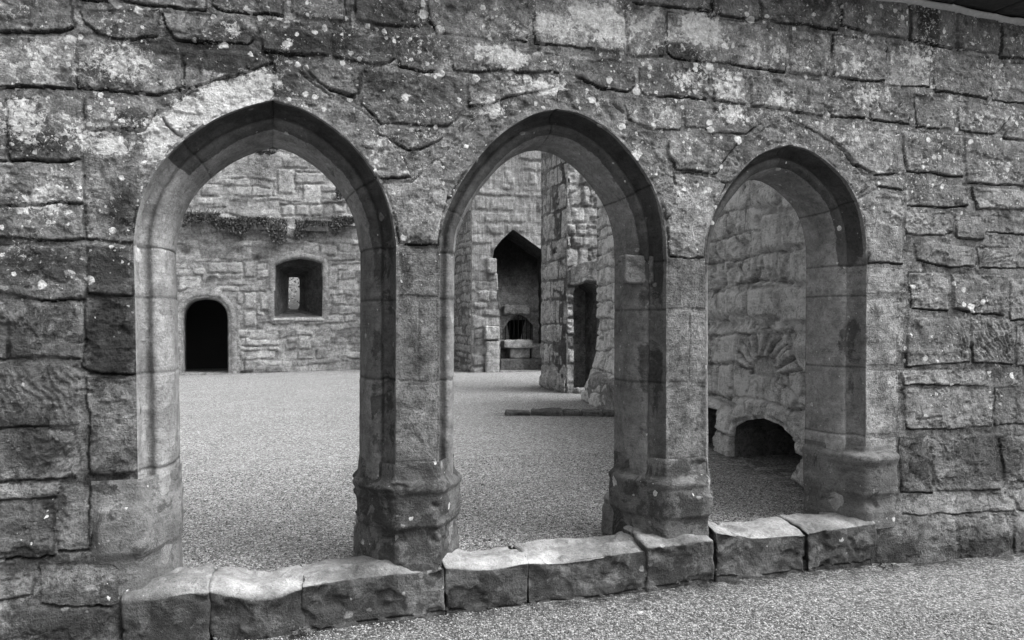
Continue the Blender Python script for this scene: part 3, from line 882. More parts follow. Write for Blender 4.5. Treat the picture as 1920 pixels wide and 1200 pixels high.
TCS = [px_t(490), px_t(985), px_t(1425)]
SILL = [  # px0, px1, py of the front top edge left/right, worn dip, depth in front
    (232, 387, 1112, 1100, .0, .085, .13), (396, 565, 1098, 1094, .035, .065, .15), (567, 834, 1090, 1052, .0, .085, .15),
    (836, 990, 1052, 1046, .020, .075, .14), (992, 1213, 1046, 1020, .012, .075, .14), (1216, 1337, 1014, 1006, .0, .09, .16),
    (1345, 1514, 992, 992, .022, .075, .15), (1517, 1640, 990, 974, .0, .06, .14)]
for i, (x0, x1, ya, yb, dip, pr_, tn) in enumerate(SILL):
    t0, t1 = px_t(x0, -pr_), px_t(x1, -pr_)
    za = FW.L(x0, ya, -pr_)[1]; zb = FW.L(x1, yb, -pr_)[1]
    zt = max(za, zb); z0 = -0.25
    n0, n1 = -pr_, 0.25
    c = ((t0 + t1) / 2, (n0 + n1) / 2, (zt + z0) / 2)
    hlf = ((t1 - t0) / 2 + .009, (n1 - n0) / 2, (zt - z0) / 2)

    def top(V, t0=t0, t1=t1, za=za, zb=zb, zt=zt, z0=z0, dip=dip, pr_=pr_):
        s = (V[:, 0] - t0) / (t1 - t0)
        target = za + (zb - za) * s - dip * np.sin(np.clip(s, 0, 1) * math.pi) ** 1.3
        k = (V[:, 2] - z0) / (zt - z0)
        V = V.copy(); V[:, 2] = z0 + (target - z0) * k
        # softly worn front arris and a top that falls to the front
        V[:, 2] -= 0.03 * (1 - sstep(-pr_, 0.08, V[:, 1])) ** 2 * (k > .5) * k
        V[:, 2] += 0.012 * vnoise(V[:, 0] * 5, V[:, 1] * 5, V[:, 2] * 0, 61) * k
        return V

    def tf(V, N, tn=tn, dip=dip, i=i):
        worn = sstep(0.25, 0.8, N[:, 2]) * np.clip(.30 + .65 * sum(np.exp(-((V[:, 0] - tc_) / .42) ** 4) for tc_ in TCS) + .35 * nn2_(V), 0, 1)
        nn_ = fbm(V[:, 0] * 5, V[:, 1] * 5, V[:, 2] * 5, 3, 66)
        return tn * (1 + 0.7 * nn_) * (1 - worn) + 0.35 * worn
    ac = Acc()
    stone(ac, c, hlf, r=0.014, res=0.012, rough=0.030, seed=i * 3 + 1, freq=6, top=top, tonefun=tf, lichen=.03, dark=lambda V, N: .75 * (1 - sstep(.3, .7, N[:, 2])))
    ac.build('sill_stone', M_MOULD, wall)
# small repair block let into the second pier
ac = Acc(); b0 = FW.L(1170, 505, .12); b1 = FW.L(1224, 505, .12)
zb0 = FW.L(1200, 530, .12)[1]; zb1 = FW.L(1200, 479, .12)[1]
stone(ac, ((b0[0] + b1[0]) / 2 + .01, .17, (zb0 + zb1) / 2), ((b1[0] - b0[0]) / 2, .05, (zb1 - zb0) / 2), r=.008, res=.01, rough=.008, tone=.2, seed=77, dark=.5)
ac.build('repair_block', M_MOULD, wall)

# coping: projecting slates on a pale mortar fillet
ac = Acc()
T_, Nn = np.meshgrid(np.arange(-2.7, 6.0, 0.03), np.array([0.0, -.018, -.032, -.042, -.046, -.042, -.03, .0]), indexing='ij')
zz = np.array([3.925, 3.930, 3.938, 3.948, 3.956, 3.962, 3.966, 3.967])[None, :] + 0.008 * vnoise(T_ * 3, T_ * 0, T_ * 0, 71) + 0.004 * vnoise(T_ * 14, Nn * 9, T_ * 0, 72)
nn2 = Nn + 0.012 * vnoise(T_ * 4, T_ * 0 + 3, T_ * 0, 73) * (Nn < -.01)
ac.add(np.stack([T_.ravel(), nn2.ravel(), zz.ravel()], 1), grid_faces(*T_.shape), .4)
ac.build('mortar_fillet', M_LEAD, wall)
t = -2.7; i = 0
while t < 5.95:
    w = random.uniform(.28, .46); w = min(w, 6.0 - t)
    ac = Acc()
    stone(ac, (t + w / 2, 0.12 + random.uniform(-.02, .02), 4.015), (w / 2 - .004, .40, .045), r=.02, res=.03, rough=.02, tone=.06, seed=400 + i)
    o = ac.build('coping_slate', M_SLATE, wall)
    t += w; i += 1


# ------------------------------------------------------------------ rubble walls of the courtyard
def rubble(seed, hmin, hmax, wmin, wmax, relief=0.02, rnd=0.04, gap=0.02, wob=0.05, tlo=0.2, thi=0.34, zmax=12.0, tmin=-12., tmax=14., erode=0.0, gaptone=.24):
    rs = np.random.default_rng(seed)
    zs = [-1.0]
    while zs[-1] < zmax: zs.append(zs[-1] + rs.uniform(hmin, hmax))
    zs = np.array(zs)
    cols = []
    for _ in zs:
        c = [tmin]
        while c[-1] < tmax: c.append(c[-1] + rs.uniform(wmin, wmax) * rs.choice([.6, 1, 1, 1.5]))
        cols.append(np.array(c))
    bofs = rs.uniform(-1, 1, (len(zs), 400)); btone = rs.uniform(0, 1, (len(zs), 400)); btilt = rs.uniform(-1, 1, (len(zs), 400))

    def f(T, Z, pockets=None):
        x = T + wob * fbm(T * 2.2, Z * 2.2, None, 3, seed + 1)
        y = Z + wob * 0.9 * fbm(T * 1.6, Z * 2.6 + 50, None, 3, seed + 2)
        ci = np.clip(np.searchsorted(zs, y) - 1, 0, len(zs) - 2)
        dz = np.minimum(y - zs[ci], zs[ci + 1] - y)
        frac = (y - zs[ci]) / (zs[ci + 1] - zs[ci])
        bi = np.zeros(T.shape, int); dt = np.zeros(T.shape)
        for k in np.unique(ci):
            m = ci == k; c = cols[k]; xx = x[m]
            b = np.clip(np.searchsorted(c, xx) - 1, 0, len(c) - 2)
            bi[m] = b; dt[m] = np.minimum(xx - c[b], c[b + 1] - xx)
        bi = np.clip(bi, 0, 399)
        d = np.minimum(dz, dt)
        d = d - 0.012 * (1 + fbm(T * 9, Z * 9, None, 2, seed + 8))
        o = bofs[ci, bi]
        rough = fbm(T * 5, Z * 8, None, 5, seed + 3, 0.6)
        prof = sstep(0, rnd, d)
        h = (relief * o + relief * 0.35 * (0.5 - frac) * (1 + btilt[ci, bi]) + gap) * prof - gap + relief * 0.55 * rough
        if erode > 0:
            e = fbm(T * 3.3, Z * 3.7, None, 5, seed + 5, 0.62)
            h = h - erode * sstep(0.12, 0.42, e) - erode * 0.7 * (1 - sstep(0.02, 0.10, np.abs(fbm(T * 2.1, Z * 2.3, None, 4, seed + 6)))) * (fbm(T * 1.1, Z * 1.3, None, 2, seed + 7) > -.1)
        tone = tlo + (thi - tlo) * btone[ci, bi]
        tone = np.where(d > 0, tone, gaptone) * (1 + 0.15 * rough)
        return h, tone
    return f


def solid_box(acc, t0, t1, n0, n1, z0, z1, tone=.1):
    P = np.array([(t, n, z) for t in (t0, t1) for n in (n0, n1) for z in (z0, z1)], float)
    F = np.array([(0, 1, 3, 2), (4, 6, 7, 5), (0, 4, 5, 1), (2, 3, 7, 6), (0, 2, 6, 4), (1, 5, 7, 3)])
    acc.add(P, F, tone)


# --- far wall with doorway and window
FAR = Frame(-8.87, 21.6, WALL_ANG)
farw = thing('ruined_wall', 'tall rubble wall with a low doorway and a small window across the courtyard', 'wall', (FAR.o[0], FAR.o[1], 0), WALL_ANG)
door_out = smooth_pts([(340, 712), (340, 640), (341, 590), (348, 573), (362, 562), (384, 558)], 4)
door_in2 = smooth_pts([(384, 558), (404, 561), (419, 571), (428, 590), (429, 640), (429, 712)], 4)
DOOR = FAR.poly(np.r_[door_out, door_in2[1:]])
DOOR[0, 1] = DOOR[-1, 1] = -0.05
WIN = FAR.poly([(515, 594), (514, 545), (515, 497), (535, 488), (562, 483), (588, 487), (605, 493), (605, 545), (604, 594)])
WIN_B = FAR.poly([(541, 580), (541, 550), (542, 520), (548, 520), (552, 520), (556, 520), (561, 520), (562, 550), (561, 580)], 1.3)
LEDGE_Z = FAR.L(500, 418)[1]
fr = rubble(3, .13, .33, .25, .7, relief=.030, rnd=.035, gap=.018, wob=.13, tlo=.19, thi=.38, gaptone=.24)
DQ = FAR.poly([(384, 620)])[0]


FB = [FAR.poly(p) for p in (
    [(375, 343), (410, 343), (410, 365), (375, 365)], [(365, 368), (395, 366), (398, 380), (365, 382)], [(520, 312), (552, 314), (552, 360), (520, 360)],
    [(553, 320), (612, 322), (612, 342), (553, 342)], [(568, 343), (602, 343), (602, 380), (568, 380)], [(527, 382), (552, 382), (552, 402), (527, 402)],
    [(554, 382), (580, 382), (580, 402), (554, 402)], [(582, 382), (606, 382), (606, 401), (582, 401)], [(457, 548), (480, 548), (480, 580), (457, 580)],
    [(457, 584), (480, 584), (480, 612), (457, 612)], [(457, 490), (480, 490), (480, 520), (457, 520)], [(487, 548), (513, 548), (513, 582), (487, 582)],
    [(570, 452), (598, 456), (596, 474), (566, 470)], [(600, 458), (632, 460), (632, 480), (600, 478)], [(333, 520), (376, 517), (376, 540), (333, 545)],
    [(390, 492), (455, 492), (455, 512), (390, 512)], [(607, 500), (632, 500), (632, 540), (608, 540)], [(560, 630), (582, 630), (582, 655), (560, 655)])]


def far_h(T, Z):
    h, tone = fr(T, Z)
    for i, P in enumerate(FB):
        lo = P.min(0) - .1; hi = P.max(0) + .1
        it = np.where((T > lo[0]) & (T < hi[0]) & (Z > lo[1]) & (Z < hi[1]))
        x = T[it] + .02 * vnoise(T[it] * 6, Z[it] * 6, 0 * T[it], 4); y = Z[it] + .02 * vnoise(T[it] * 6, Z[it] * 6 + 8, 0 * T[it], 4)
        ins = inside(P, x, y); d, _, _ = nearest(P, x, y)
        h[it] = np.where(ins, -.02 + .05 * sstep(0, .05, d) + .008 * fbm(x * 6, y * 6, None, 2, 3), np.where(d < .04, np.minimum(h[it], -.03), h[it]))
        tone[it] = np.where(ins, .27 + .13 * ((i * 37) % 10) / 10, tone[it])
    # dressed surrounds of door and window
    for P, w in ((DOOR, .30), (WIN, .22)):
        d, _, _ = nearest(P, T, Z); ins = inside(P, T, Z)
        k = (d < w + .05 * vnoise(T * 2, Z * 3, T * 0, 8)) & ~ins
        rad = np.arctan2(Z - (P[:, 1].min() + P[:, 1].max()) * .55, T - P[:, 0].mean())
        j = np.where(Z > P[:, 1].max() - .45, np.abs(((rad * 3.2) % 1) - .5) * .35, np.abs(((Z * 2.3 + .3) % 1) - .5) * .43)
        hh = 0.025 - .02 * (1 - sstep(0, .03, j)) + .004 * fbm(T * 8, Z * 8, None, 2, 44)
        h = np.where(k, hh, h); tone = np.where(k, .27 + .05 * vnoise(T * 1.7, Z * 2.1, T * 0, 9), tone)
    # upper wall is set back above the ledge, foot splays out
    lz = LEDGE_Z + .14 * fbm(T * 1.2, T * 0, None, 3, 12)
    h = h - .28 * sstep(lz - .06, lz + .05, Z) + .08 * (1 - sstep(lz - .35, lz - .05, Z)) * 0
    h = h + .10 * (1 - sstep(.2, .8, Z + .3 * fbm(T * 1.4, T * 0, None, 3, 13))) * (np.abs(T - DQ[0]) > 1.1)
    # drip stained holes
    for px, py, r in ((480, 485, .10), (345, 472, .16), (640, 380, .12), (445, 470, .12)):
        c = FAR.L(px, py)
        h = h - .14 * np.exp(-(((T - c[0]) / r) ** 2 + ((Z - c[1]) / (r * .8)) ** 2))
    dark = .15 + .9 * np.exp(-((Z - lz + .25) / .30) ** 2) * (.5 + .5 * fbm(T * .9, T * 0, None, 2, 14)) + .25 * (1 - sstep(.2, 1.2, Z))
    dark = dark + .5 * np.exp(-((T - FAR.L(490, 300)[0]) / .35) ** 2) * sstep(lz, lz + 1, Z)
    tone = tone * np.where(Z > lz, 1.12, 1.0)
    return h, tone, T * 0, dark


ac = Acc()
panel(ac, -7.0, 8.6, -0.3, 8.0, 0.030, far_h,
      [dict(poly=DOOR, depth=1.3, tone=.2), dict(poly=WIN, bpoly=WIN_B, depth=1.3, rough=.03, tone=.065)], 1.3, 0.06)  # window tone: shade of the deep reveal painted in dark
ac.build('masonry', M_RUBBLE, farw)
# room behind the doorway
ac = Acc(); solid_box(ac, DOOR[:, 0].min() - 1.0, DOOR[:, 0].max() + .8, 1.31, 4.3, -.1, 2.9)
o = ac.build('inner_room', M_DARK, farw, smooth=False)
# open the side of the room that meets the doorway
me = o.data
import bmesh
bm = bmesh.new(); bm.from_mesh(me)
for f in list(bm.faces):
    if f.calc_center_median().y < 1.4: bm.faces.remove(f)
bm.to_mesh(me); bm.free()
ac = Acc(); stone(ac, (DQ[0], .35, .17), (.74, .42, .07), r=.03, res=.05, rough=.02, tone=.22, seed=12)
ac.build('threshold', M_RUBBLE, farw)
# sill slab of the window and chamfered door moulding
ac = Acc(); s0 = FAR.L(512, 596); s1 = FAR.L(607, 596)
stone(ac, ((s0[0] + s1[0]) / 2, .10, s0[1] - .05), ((s1[0] - s0[0]) / 2, .15, .055), r=.02, res=.04, rough=.015, tone=.36, seed=9)
ac.build('window_sill', M_RUBBLE, farw)


def moulding(acc, path, prof, tone, seed):
    P = resample(path, .05); n = normals(P)
    T = P[:, 0][:, None] + n[:, 0][:, None] * prof[:, 0][None, :]
    Z = P[:, 1][:, None] + n[:, 1][:, None] * prof[:, 0][None, :]
    N = np.broadcast_to(prof[:, 1][None, :], T.shape) + .006 * fbm(T * 5, Z * 5, None, 2, seed)
    acc.add(np.stack([T.ravel(), N.ravel(), Z.ravel()], 1), grid_faces(*T.shape), tone)


ac = Acc()
moulding(ac, DOOR, np.array([(-.22, -.01), (-.21, -.032), (-.10, -.035), (-.06, -.03), (-.02, .02), (.02, .06), (.03, .10), (.04, .2), (.04, .5)]), .25, 91)
ac.build('door_surround', M_RUBBLE, farw)
ac = Acc()
moulding(ac, WIN[1:-1], np.array([(-.16, -.01), (-.15, -.03), (-.03, -.032), (.0, .0), (.03, .06), (.03, .3)]), .26, 92)
ac.build('window_surround', M_RUBBLE, farw)

# --- chimney breast with its great fireplace
CH = Frame(-1.15, 21.35, WALL_ANG)
chim = thing('chimney_breast', 'pale streaked chimney breast with a gabled fireplace opening at its foot', 'fireplace', (CH.o[0], CH.o[1], 0), WALL_ANG)
FIRE = CH.poly([(938, 705), (938, 650), (938, 605), (934, 560), (930, 520), (922, 498), (926, 468), (940, 450), (962, 430), (985, 446), (1012, 466), (1032, 478), (1036, 560), (1036, 705)])
cr = rubble(19, .16, .34, .22, .6, relief=.03, rnd=.05, gap=.03, wob=.12, tlo=.19, thi=.31)
zsh = CH.L(920, 500)[1]


def ch_h(T, Z):
    h, tone = cr(T, Z)
    flute = fbm(T * 7.0, Z * .55, None, 4, 33, .6)
    hp = .022 * flute + .03 * fbm(T * 4, Z * 2.4, None, 5, 34, .65)
    k = sstep(zsh - .3, zsh + .2, Z + .25 * fbm(T * 2, Z * 2, None, 2, 35))
    h = h * (1 - k) + hp * k
    tone = tone * (1 - .8 * k) + .8 * k * (.27 + .06 * fbm(T * 2, Z * 1.3, None, 4, 36))
    c2, t2 = cr(T * .8, Z * .8); h = h + .8 * k * c2; tone = tone * (1 - k) + k * tone * (.62 + 1.5 * t2)
    dd, _, _ = nearest(FIRE, T, Z)
    h = h + .05 * sstep(.0, .15, dd) * 0
    h = h - .02 * sstep(.25, .1, T) * (1 - k)
    return h, tone, T * 0, .1 + .3 * (1 - k)


ac = Acc()
panel(ac, 0.0, 4.4, -.3, 8.2, .03, ch_h, [dict(poly=FIRE, depth=1.5, rough=.05, tone=.055)], 1.5, .3)
ac.build('hood', M_BREAST, chim)
csd = rubble(29, .14, .30, .22, .5, relief=.03, rnd=.04, gap=.025, wob=.08, tlo=.30, thi=.44)
ac = Acc(); panel(ac, 0, 2.75, -.3, 8.2, .03, lambda T, Z: csd(T, Z) + (T * 0, .3 + T * 0), [], .02, .3)
o = ac.build('side_masonry', M_RUBBLE, chim); o.rotation_euler.z = -math.pi / 2; o.location = (-.03, 2.75, 0)
# back of the recess with its barred oven mouth
OV = CH.poly([(943, 642), (943, 618), (953, 603), (972, 588), (988, 597), (999, 610), (999, 642)], 1.2)
br = rubble(23, .2, .42, .25, .6, relief=.03, rnd=.05, gap=.02, wob=.1, tlo=.2, thi=.3)


def bk_h(T, Z):
    h, tone = br(T, Z)
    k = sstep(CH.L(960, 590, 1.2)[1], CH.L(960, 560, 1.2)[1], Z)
    so_ = sstep(CH.L(960, 575, 1.2)[1], CH.L(960, 490, 1.2)[1], Z + .25 * fbm(T * 2, Z * 2, None, 3, 5))  # blackens upward: soot, with the shade of the recess painted in
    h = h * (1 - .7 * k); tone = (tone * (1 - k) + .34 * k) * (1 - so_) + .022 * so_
    return h, tone, T * 0, .3 + T * 0


ac = Acc(); panel(ac, .3, 2.6, -.2, 4.4, .03, bk_h, [dict(poly=OV, depth=.28, tone=.15)], .28, .3)
o = ac.build('fireback', M_RUBBLE, chim); o.location.y = 1.19
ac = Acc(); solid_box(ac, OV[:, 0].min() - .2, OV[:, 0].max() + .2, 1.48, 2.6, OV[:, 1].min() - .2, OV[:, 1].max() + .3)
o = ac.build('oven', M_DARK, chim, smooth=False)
bm = bmesh.new(); bm.from_mesh(o.data)
for f in list(bm.faces):
    if f.calc_center_median().y < 1.52: bm.faces.remove(f)
bm.to_mesh(o.data); bm.free()


def rod(p, q, r, mat, par, name, k=8):
    p = np.array(p, float); q = np.array(q, float); d = q - p; d /= np.linalg.norm(d)
    e = np.cross(d, (0.3, 1, .2)); e /= np.linalg.norm(e); f = np.cross(d, e)
    a = np.linspace(0, 2 * math.pi, k + 1)
    V = np.concatenate([p + r * (np.cos(a)[:, None] * e + np.sin(a)[:, None] * f), q + r * (np.cos(a)[:, None] * e + np.sin(a)[:, None] * f)])
    i = np.arange(k)
    return mk(name, V, np.stack([i, i + 1, i + 1 + k + 1, i + k + 1], 1), mat, par)


for px in (948, 956, 964, 972, 980, 988, 995):
    b = CH.L(px, 641, 1.22); tt = CH.L(px, 594 + abs(px - 972) * .5, 1.22)
    rod((b[0], 1.24, b[1]), (b[0], 1.24, tt[1] + .05), .012, M_IRON, chim, 'iron_bar')


def ch_stone(name, x0, x1, y0, y1, n0, n1, tone=.3, r=.03, seed=0, mat=None, rough=.02):
    a = CH.L(x0, y1, n0); b = CH.L(x1, y0, n0)
    ac = Acc()
    stone(ac, ((a[0] + b[0]) / 2, (n0 + n1) / 2, (a[1] + b[1]) / 2), (abs(b[0] - a[0]) / 2, (n1 - n0) / 2, abs(b[1] - a[1]) / 2), r=r, res=.04, rough=rough, tone=tone, seed=seed)
    return ac.build(name, mat or M_RUBBLE, chim)


ch_stone('slab', 945, 999, 637, 653, .75, 1.25, .42, .03, 31)
ch_stone('slab_support', 957, 994, 653, 672, .85, 1.25, .3, .03, 32)
ch_stone('hearth_block', 938, 1020, 672, 702, .80, 1.3, .16, .04, 33)
ch_stone('hearth_block', 999, 1022, 645, 672, .80, 1.3, .27, .05, 36)
ch_stone('lintel_fragment', 945, 995, 572, 590, 1.0, 1.25, .33, .06, 34, rough=.04)
ch_stone('column_shaft', 912, 937, 640, 705, -.12, .3, .34, .05, 35)
ch_stone('column_capital', 910, 938, 611, 637, -.15, .3, .36, .03, 37)
ch_stone('corbel', 914, 932, 484, 512, -.10, .25, .30, .04, 38)
ch_stone('corbel', 920, 934, 512, 545, .02, .3, .28, .04, 39)

# --- broad pier with a tall niche
NB = Frame(1.16, 15.6, WALL_ANG)
nich = thing('niche_pier', 'broad stone pier of pale quoins with a tall arched niche beside the fireplace', 'wall', (NB.o[0], NB.o[1], 0), WALL_ANG)
NI = NB.poly([(1076, 745), (1076, 650), (1075, 548), (1082, 536), (1098, 529), (1112, 532), (1128, 545), (1128, 650), (1128, 745)])
nr = rubble(41, .20, .44, .18, .45, relief=.04, rnd=.035, gap=.05, wob=.08, tlo=.22, thi=.40, erode=.05, gaptone=.22)
nl = rubble(43, .34, .60, .22, .4, relief=.025, rnd=.05, gap=.025, wob=.06, tlo=.36, thi=.46, erode=.04, gaptone=.30)
LTL = NB.poly([(1064, 535), (1066, 505), (1090, 492), (1118, 488), (1140, 500), (1140, 535)])


def ni_h(T, Z):
    h, tone = nr(T, Z)
    ins = inside(LTL, T, Z)
    h = np.where(ins, .10 + .03 * fbm(T * 6, Z * 2, None, 3, 3), h); tone = np.where(ins, .2 + .25 * np.clip(fbm(T * 9, Z * 1.2, None, 3, 5), 0, 1), tone)
    return h, tone, T * 0, .2 + .5 * ins


ac = Acc(); panel(ac, 0, 3.0, -.3, 6.3, .022, ni_h, [dict(poly=NI, depth=.9, rough=.04, tone=.2)], .9, .25)
ac.build('masonry', M_RUBBLE, nich)
ac = Acc(); panel(ac, .02, 1.6, -.2, 3.2, .04, lambda T, Z: (rubble(47, .4, .7, .5, .9, tlo=.30, thi=.42)(T, Z)) + (T * 0, .3 + T * 0), [], .1, .3)
o = ac.build('niche_back', M_RUBBLE, nich); o.location.y = .86


def nl_h(T, Z):
    h, tone = nl(T, Z)
    h = h + .05 * (1 - sstep(.2, .9, Z))
    return h, tone, T * 0, .12 + .5 * (1 - sstep(.2, .7, Z))


ac = Acc(); panel(ac, 0, 1.55, -.3, 6.3, .022, nl_h, [], .02, .3)
o = ac.build('side_face', M_RUBBLE, nich)
o.rotation_euler.z = -math.pi / 2; o.location = (-.02, 1.55, 0)
ac = Acc(); stone(ac, (.42, -.06, .16), (.30, .16, .17), r=.05, res=.03, rough=.03, tone=.27, seed=51)
ac.build('step', M_RUBBLE, nich)

# --- side wall of the courtyard, running from the arcade to the niche
sx0, sy0, sx1, sy1 = 1.63, 14.3, 2.76, 5.76
SA = math.atan2(sy1 - sy0, sx1 - sx0)
SLEN = math.hypot(sx1 - sx0, sy1 - sy0)
SW = Frame(sx0, sy0, SA)
side = thing('ruined_side_wall', 'eroded rubble side wall with a low cave-like arch, seen through the right-hand arch', 'wall', (sx0, sy0, 0), SA)
CAVE = SW.poly([(1376, 885), (1377, 830), (1380, 800), (1400, 788), (1432, 784), (1462, 796), (1492, 822), (1507, 850), (1505, 880), (1492, 925)])
CAVE[:, 1] = np.where(CAVE[:, 1] < .30, .1, CAVE[:, 1])
HOLE = SW.poly([(1318, 860), (1318, 770), (1330, 764), (1346, 768), (1350, 790), (1344, 815), (1350, 862)])
HOLE[:, 1] = np.where(HOLE[:, 1] < .30, .1, HOLE[:, 1])
sr = rubble(61, .15, .38, .2, .55, relief=.026, rnd=.02, gap=.03, wob=.10, tlo=.58, thi=.74, erode=.07, gaptone=.34)
SB = [SW.poly(p) for p in (
    [(1466, 392), (1530, 398), (1530, 460), (1466, 464)], [(1486, 466), (1530, 464), (1530, 532), (1486, 530)], [(1466, 536), (1530, 536), (1530, 606), (1466, 606)],
    [(1486, 610), (1530, 610), (1530, 720), (1500, 690), (1486, 650)], [(1402, 540), (1460, 540), (1460, 596), (1402, 596)], [(1365, 545), (1398, 545), (1398, 590), (1365, 590)],
    [(1410, 350), (1462, 345), (1462, 385), (1410, 390)], [(1430, 400), (1462, 400), (1462, 470), (1430, 470)], [(1372, 745), (1410, 748), (1408, 785), (1376, 795)],
    [(1412, 748), (1432, 750), (1432, 782), (1412, 786)], [(1436, 752), (1495, 775), (1512, 830), (1470, 795), (1440, 782)])]
FANC = SW.L(1432, 705)


def side_h(T, Z):
    h, tone = sr(T, Z)
    for i, P in enumerate(SB):
        lo = P.min(0) - .1; hi = P.max(0) + .1
        it = np.where((T > lo[0]) & (T < hi[0]) & (Z > lo[1]) & (Z < hi[1]))
        x = T[it] + .025 * fbm(T[it] * 6, Z[it] * 6, None, 3, 4); y = Z[it] + .02 * fbm(T[it] * 6, Z[it] * 6 + 8, None, 3, 4)
        ins = inside(P, x, y); d, _, _ = nearest(P, x, y)
        b = .015 + .012 * fbm(x * 7, y * 7, None, 4, 3)
        h[it] = np.where(ins, -.02 + (b + .03) * sstep(0, .04, d), np.where(d < .02, np.minimum(h[it], -.025), h[it]))
        tone[it] = np.where(ins, .54 + .12 * ((i * 37) % 10) / 10, tone[it])
    # remains of a relieving arch: a fan of thin stones
    rx = (T - FANC[0]); rz = Z - FANC[1]
    rr = np.hypot(rx * .62, rz); an = np.arctan2(rz, rx * .62)
    fan = (rr > .20) & (rr < .46 + .05 * vnoise(an * 3, an * 0, an * 0, 5)) & (an > .15) & (an < 2.9)
    kk = (an * 4.2 + .3 * vnoise(rr * 5, an * 3, an * 0, 6)) % 1
    hf = -.025 + (.040 + .03 * vnoise(np.floor(an * 4.2), an * 0, an * 0, 7)) * sstep(0, .25, np.minimum(kk, 1 - kk)) + .012 * fbm(T * 9, Z * 9, None, 3, 6)
    h = np.where(fan, hf, h)
    disc = rr < .2
    h = np.where(disc & (an > 0), -.035 + .01 * fbm(T * 8, Z * 8, None, 3, 8), h)
    tone = np.where(disc & (an > 0), .46, tone)
    tone = np.where(fan, (.54 + .1 * vnoise(np.floor(an * 4.2) * 3.1, an * 0, an * 0, 9)) * (.45 + .55 * sstep(.02, .14, np.minimum(kk, 1 - kk))), tone)
    h = h + .10 * sstep(.9, .3, Z + .2 * fbm(T * 1.5, T * 0, None, 3, 15)) * (1 - sstep(0.0, .2, inside(CAVE, T, Z) * 1.0))
    h = h + .22 * sstep(3.2, .5, T) * sstep(1.5, .2, Z) * (1 + .6 * fbm(T * 2, Z * 2, None, 3, 16))
    # hollow courses
    for px, py, rt_, rz_, dp in ((1350, 610, .5, .07, .12), (1480, 630, .25, .05, .06), (1350, 760, .3, .06, .1), (1430, 395, .15, .05, .06)):
        c = SW.L(px, py)
        h = h - dp * np.exp(-(((T - c[0]) / rt_) ** 2 + ((Z - c[1] + .05 * vnoise(T * 4, T * 0, T * 0, 17)) / rz_) ** 2))
    return h, tone, T * 0, .08 + .3 * sstep(.8, .2, Z)


ac = Acc()
panel(ac, 0, SLEN, -.3, 4.5, .0135, side_h, [dict(poly=CAVE, depth=1.1, rough=.05, tone=.2), dict(poly=HOLE, depth=.5, rough=.04, tone=.18)], 1.1, .25)
ac.build('masonry', M_RUBBLE, side)
ac = Acc()
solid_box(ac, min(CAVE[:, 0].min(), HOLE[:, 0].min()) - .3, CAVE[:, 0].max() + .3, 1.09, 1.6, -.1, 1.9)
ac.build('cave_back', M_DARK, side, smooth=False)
# tumbled quoin stones at the foot and the end of the wall
ac = Acc()
stone(ac, (1.25, -.02, .38), (.85, .24, .34), r=.12, res=.03, rough=.10, tone=.30, seed=63, freq=3)
ac.build('footing', M_RUBBLE, side)

# --- return walls that close the court out of sight
def plainwall(name, label, fr_, length, height, seed, thick=.8):
    o = thing(name, label, 'wall', (fr_.o[0], fr_.o[1], 0), fr_.a)
    f = rubble(seed, .2, .4, .3, .7)
    ac = Acc(); panel(ac, 0, length, -.3, height, .07, lambda T, Z: f(T, Z) + (T * 0, .2 + T * 0), [], thick, .4)
    ac.build('masonry', M_RUBBLE, o)
    return o


lw = FW.o + FW.u * (-5.2) + FW.n * .5
plainwall('enclosing_wall', 'plain rubble wall closing the left side of the courtyard', Frame(lw[0] - .3, lw[1], WALL_ANG + math.pi / 2), 21.5, 5.5, 81)

# --- low kerb stone in the gravel
kerb = thing('kerb', 'long low dark stone kerb lying in the courtyard gravel', 'kerb', (0.75, 11.95, .16), R(1))
xk = -.86; i = 0
for w in (.42, .50, .30, .34, .30):
    ac = Acc(); stone(ac, (xk + w / 2, .02 * ((i % 3) - 1), .045 + .006 * (i % 2)), (w / 2 - .006, .15, .075), r=.035, res=.018, rough=.03, tone=.10, seed=90 + i)
    ac.build('kerb_stone', M_RUBBLE, kerb); xk += w; i += 1


# ------------------------------------------------------------------ ground
def ground(name, x0, x1, y0, y1, cell, zf, mat, dirt=None):
    nx = int((x1 - x0) / cell) + 1; ny = int((y1 - y0) / cell) + 1
    X, Y = np.meshgrid(np.linspace(x0, x1, nx), np.linspace(y0, y1, ny), indexing='ij')
    o = mk(name, np.stack([X.ravel(), Y.ravel(), zf(X, Y).ravel()], 1), grid_faces(nx, ny), mat, None, dict(dirt=dirt(X, Y).ravel()) if dirt else None)
    o['kind'] = 'structure'
    return o


def wall_n(X, Y): return (X - FW.o[0]) * FW.n[0] + (Y - FW.o[1]) * FW.n[1]
def wall_t(X, Y): return (X - FW.o[0]) * FW.u[0] + (Y - FW.o[1]) * FW.u[1]


def z_out(X, Y):
    t = wall_t(X, Y)
    return -0.065 * sstep(2.5, 5.5, t) + .012 * fbm(X * 1.3, Y * 1.3, None, 3, 3) + .004 * fbm(X * 8, Y * 8, None, 2, 4) - .25 * sstep(.05, .3, wall_n(X, Y))


def z_in(X, Y):
    return .2 + .07 * sstep(-9, -4, X) * sstep(14, 22, Y) + .02 * fbm(X * .6, Y * .6, None, 3, 5) + .005 * fbm(X * 5, Y * 5, None, 2, 6)


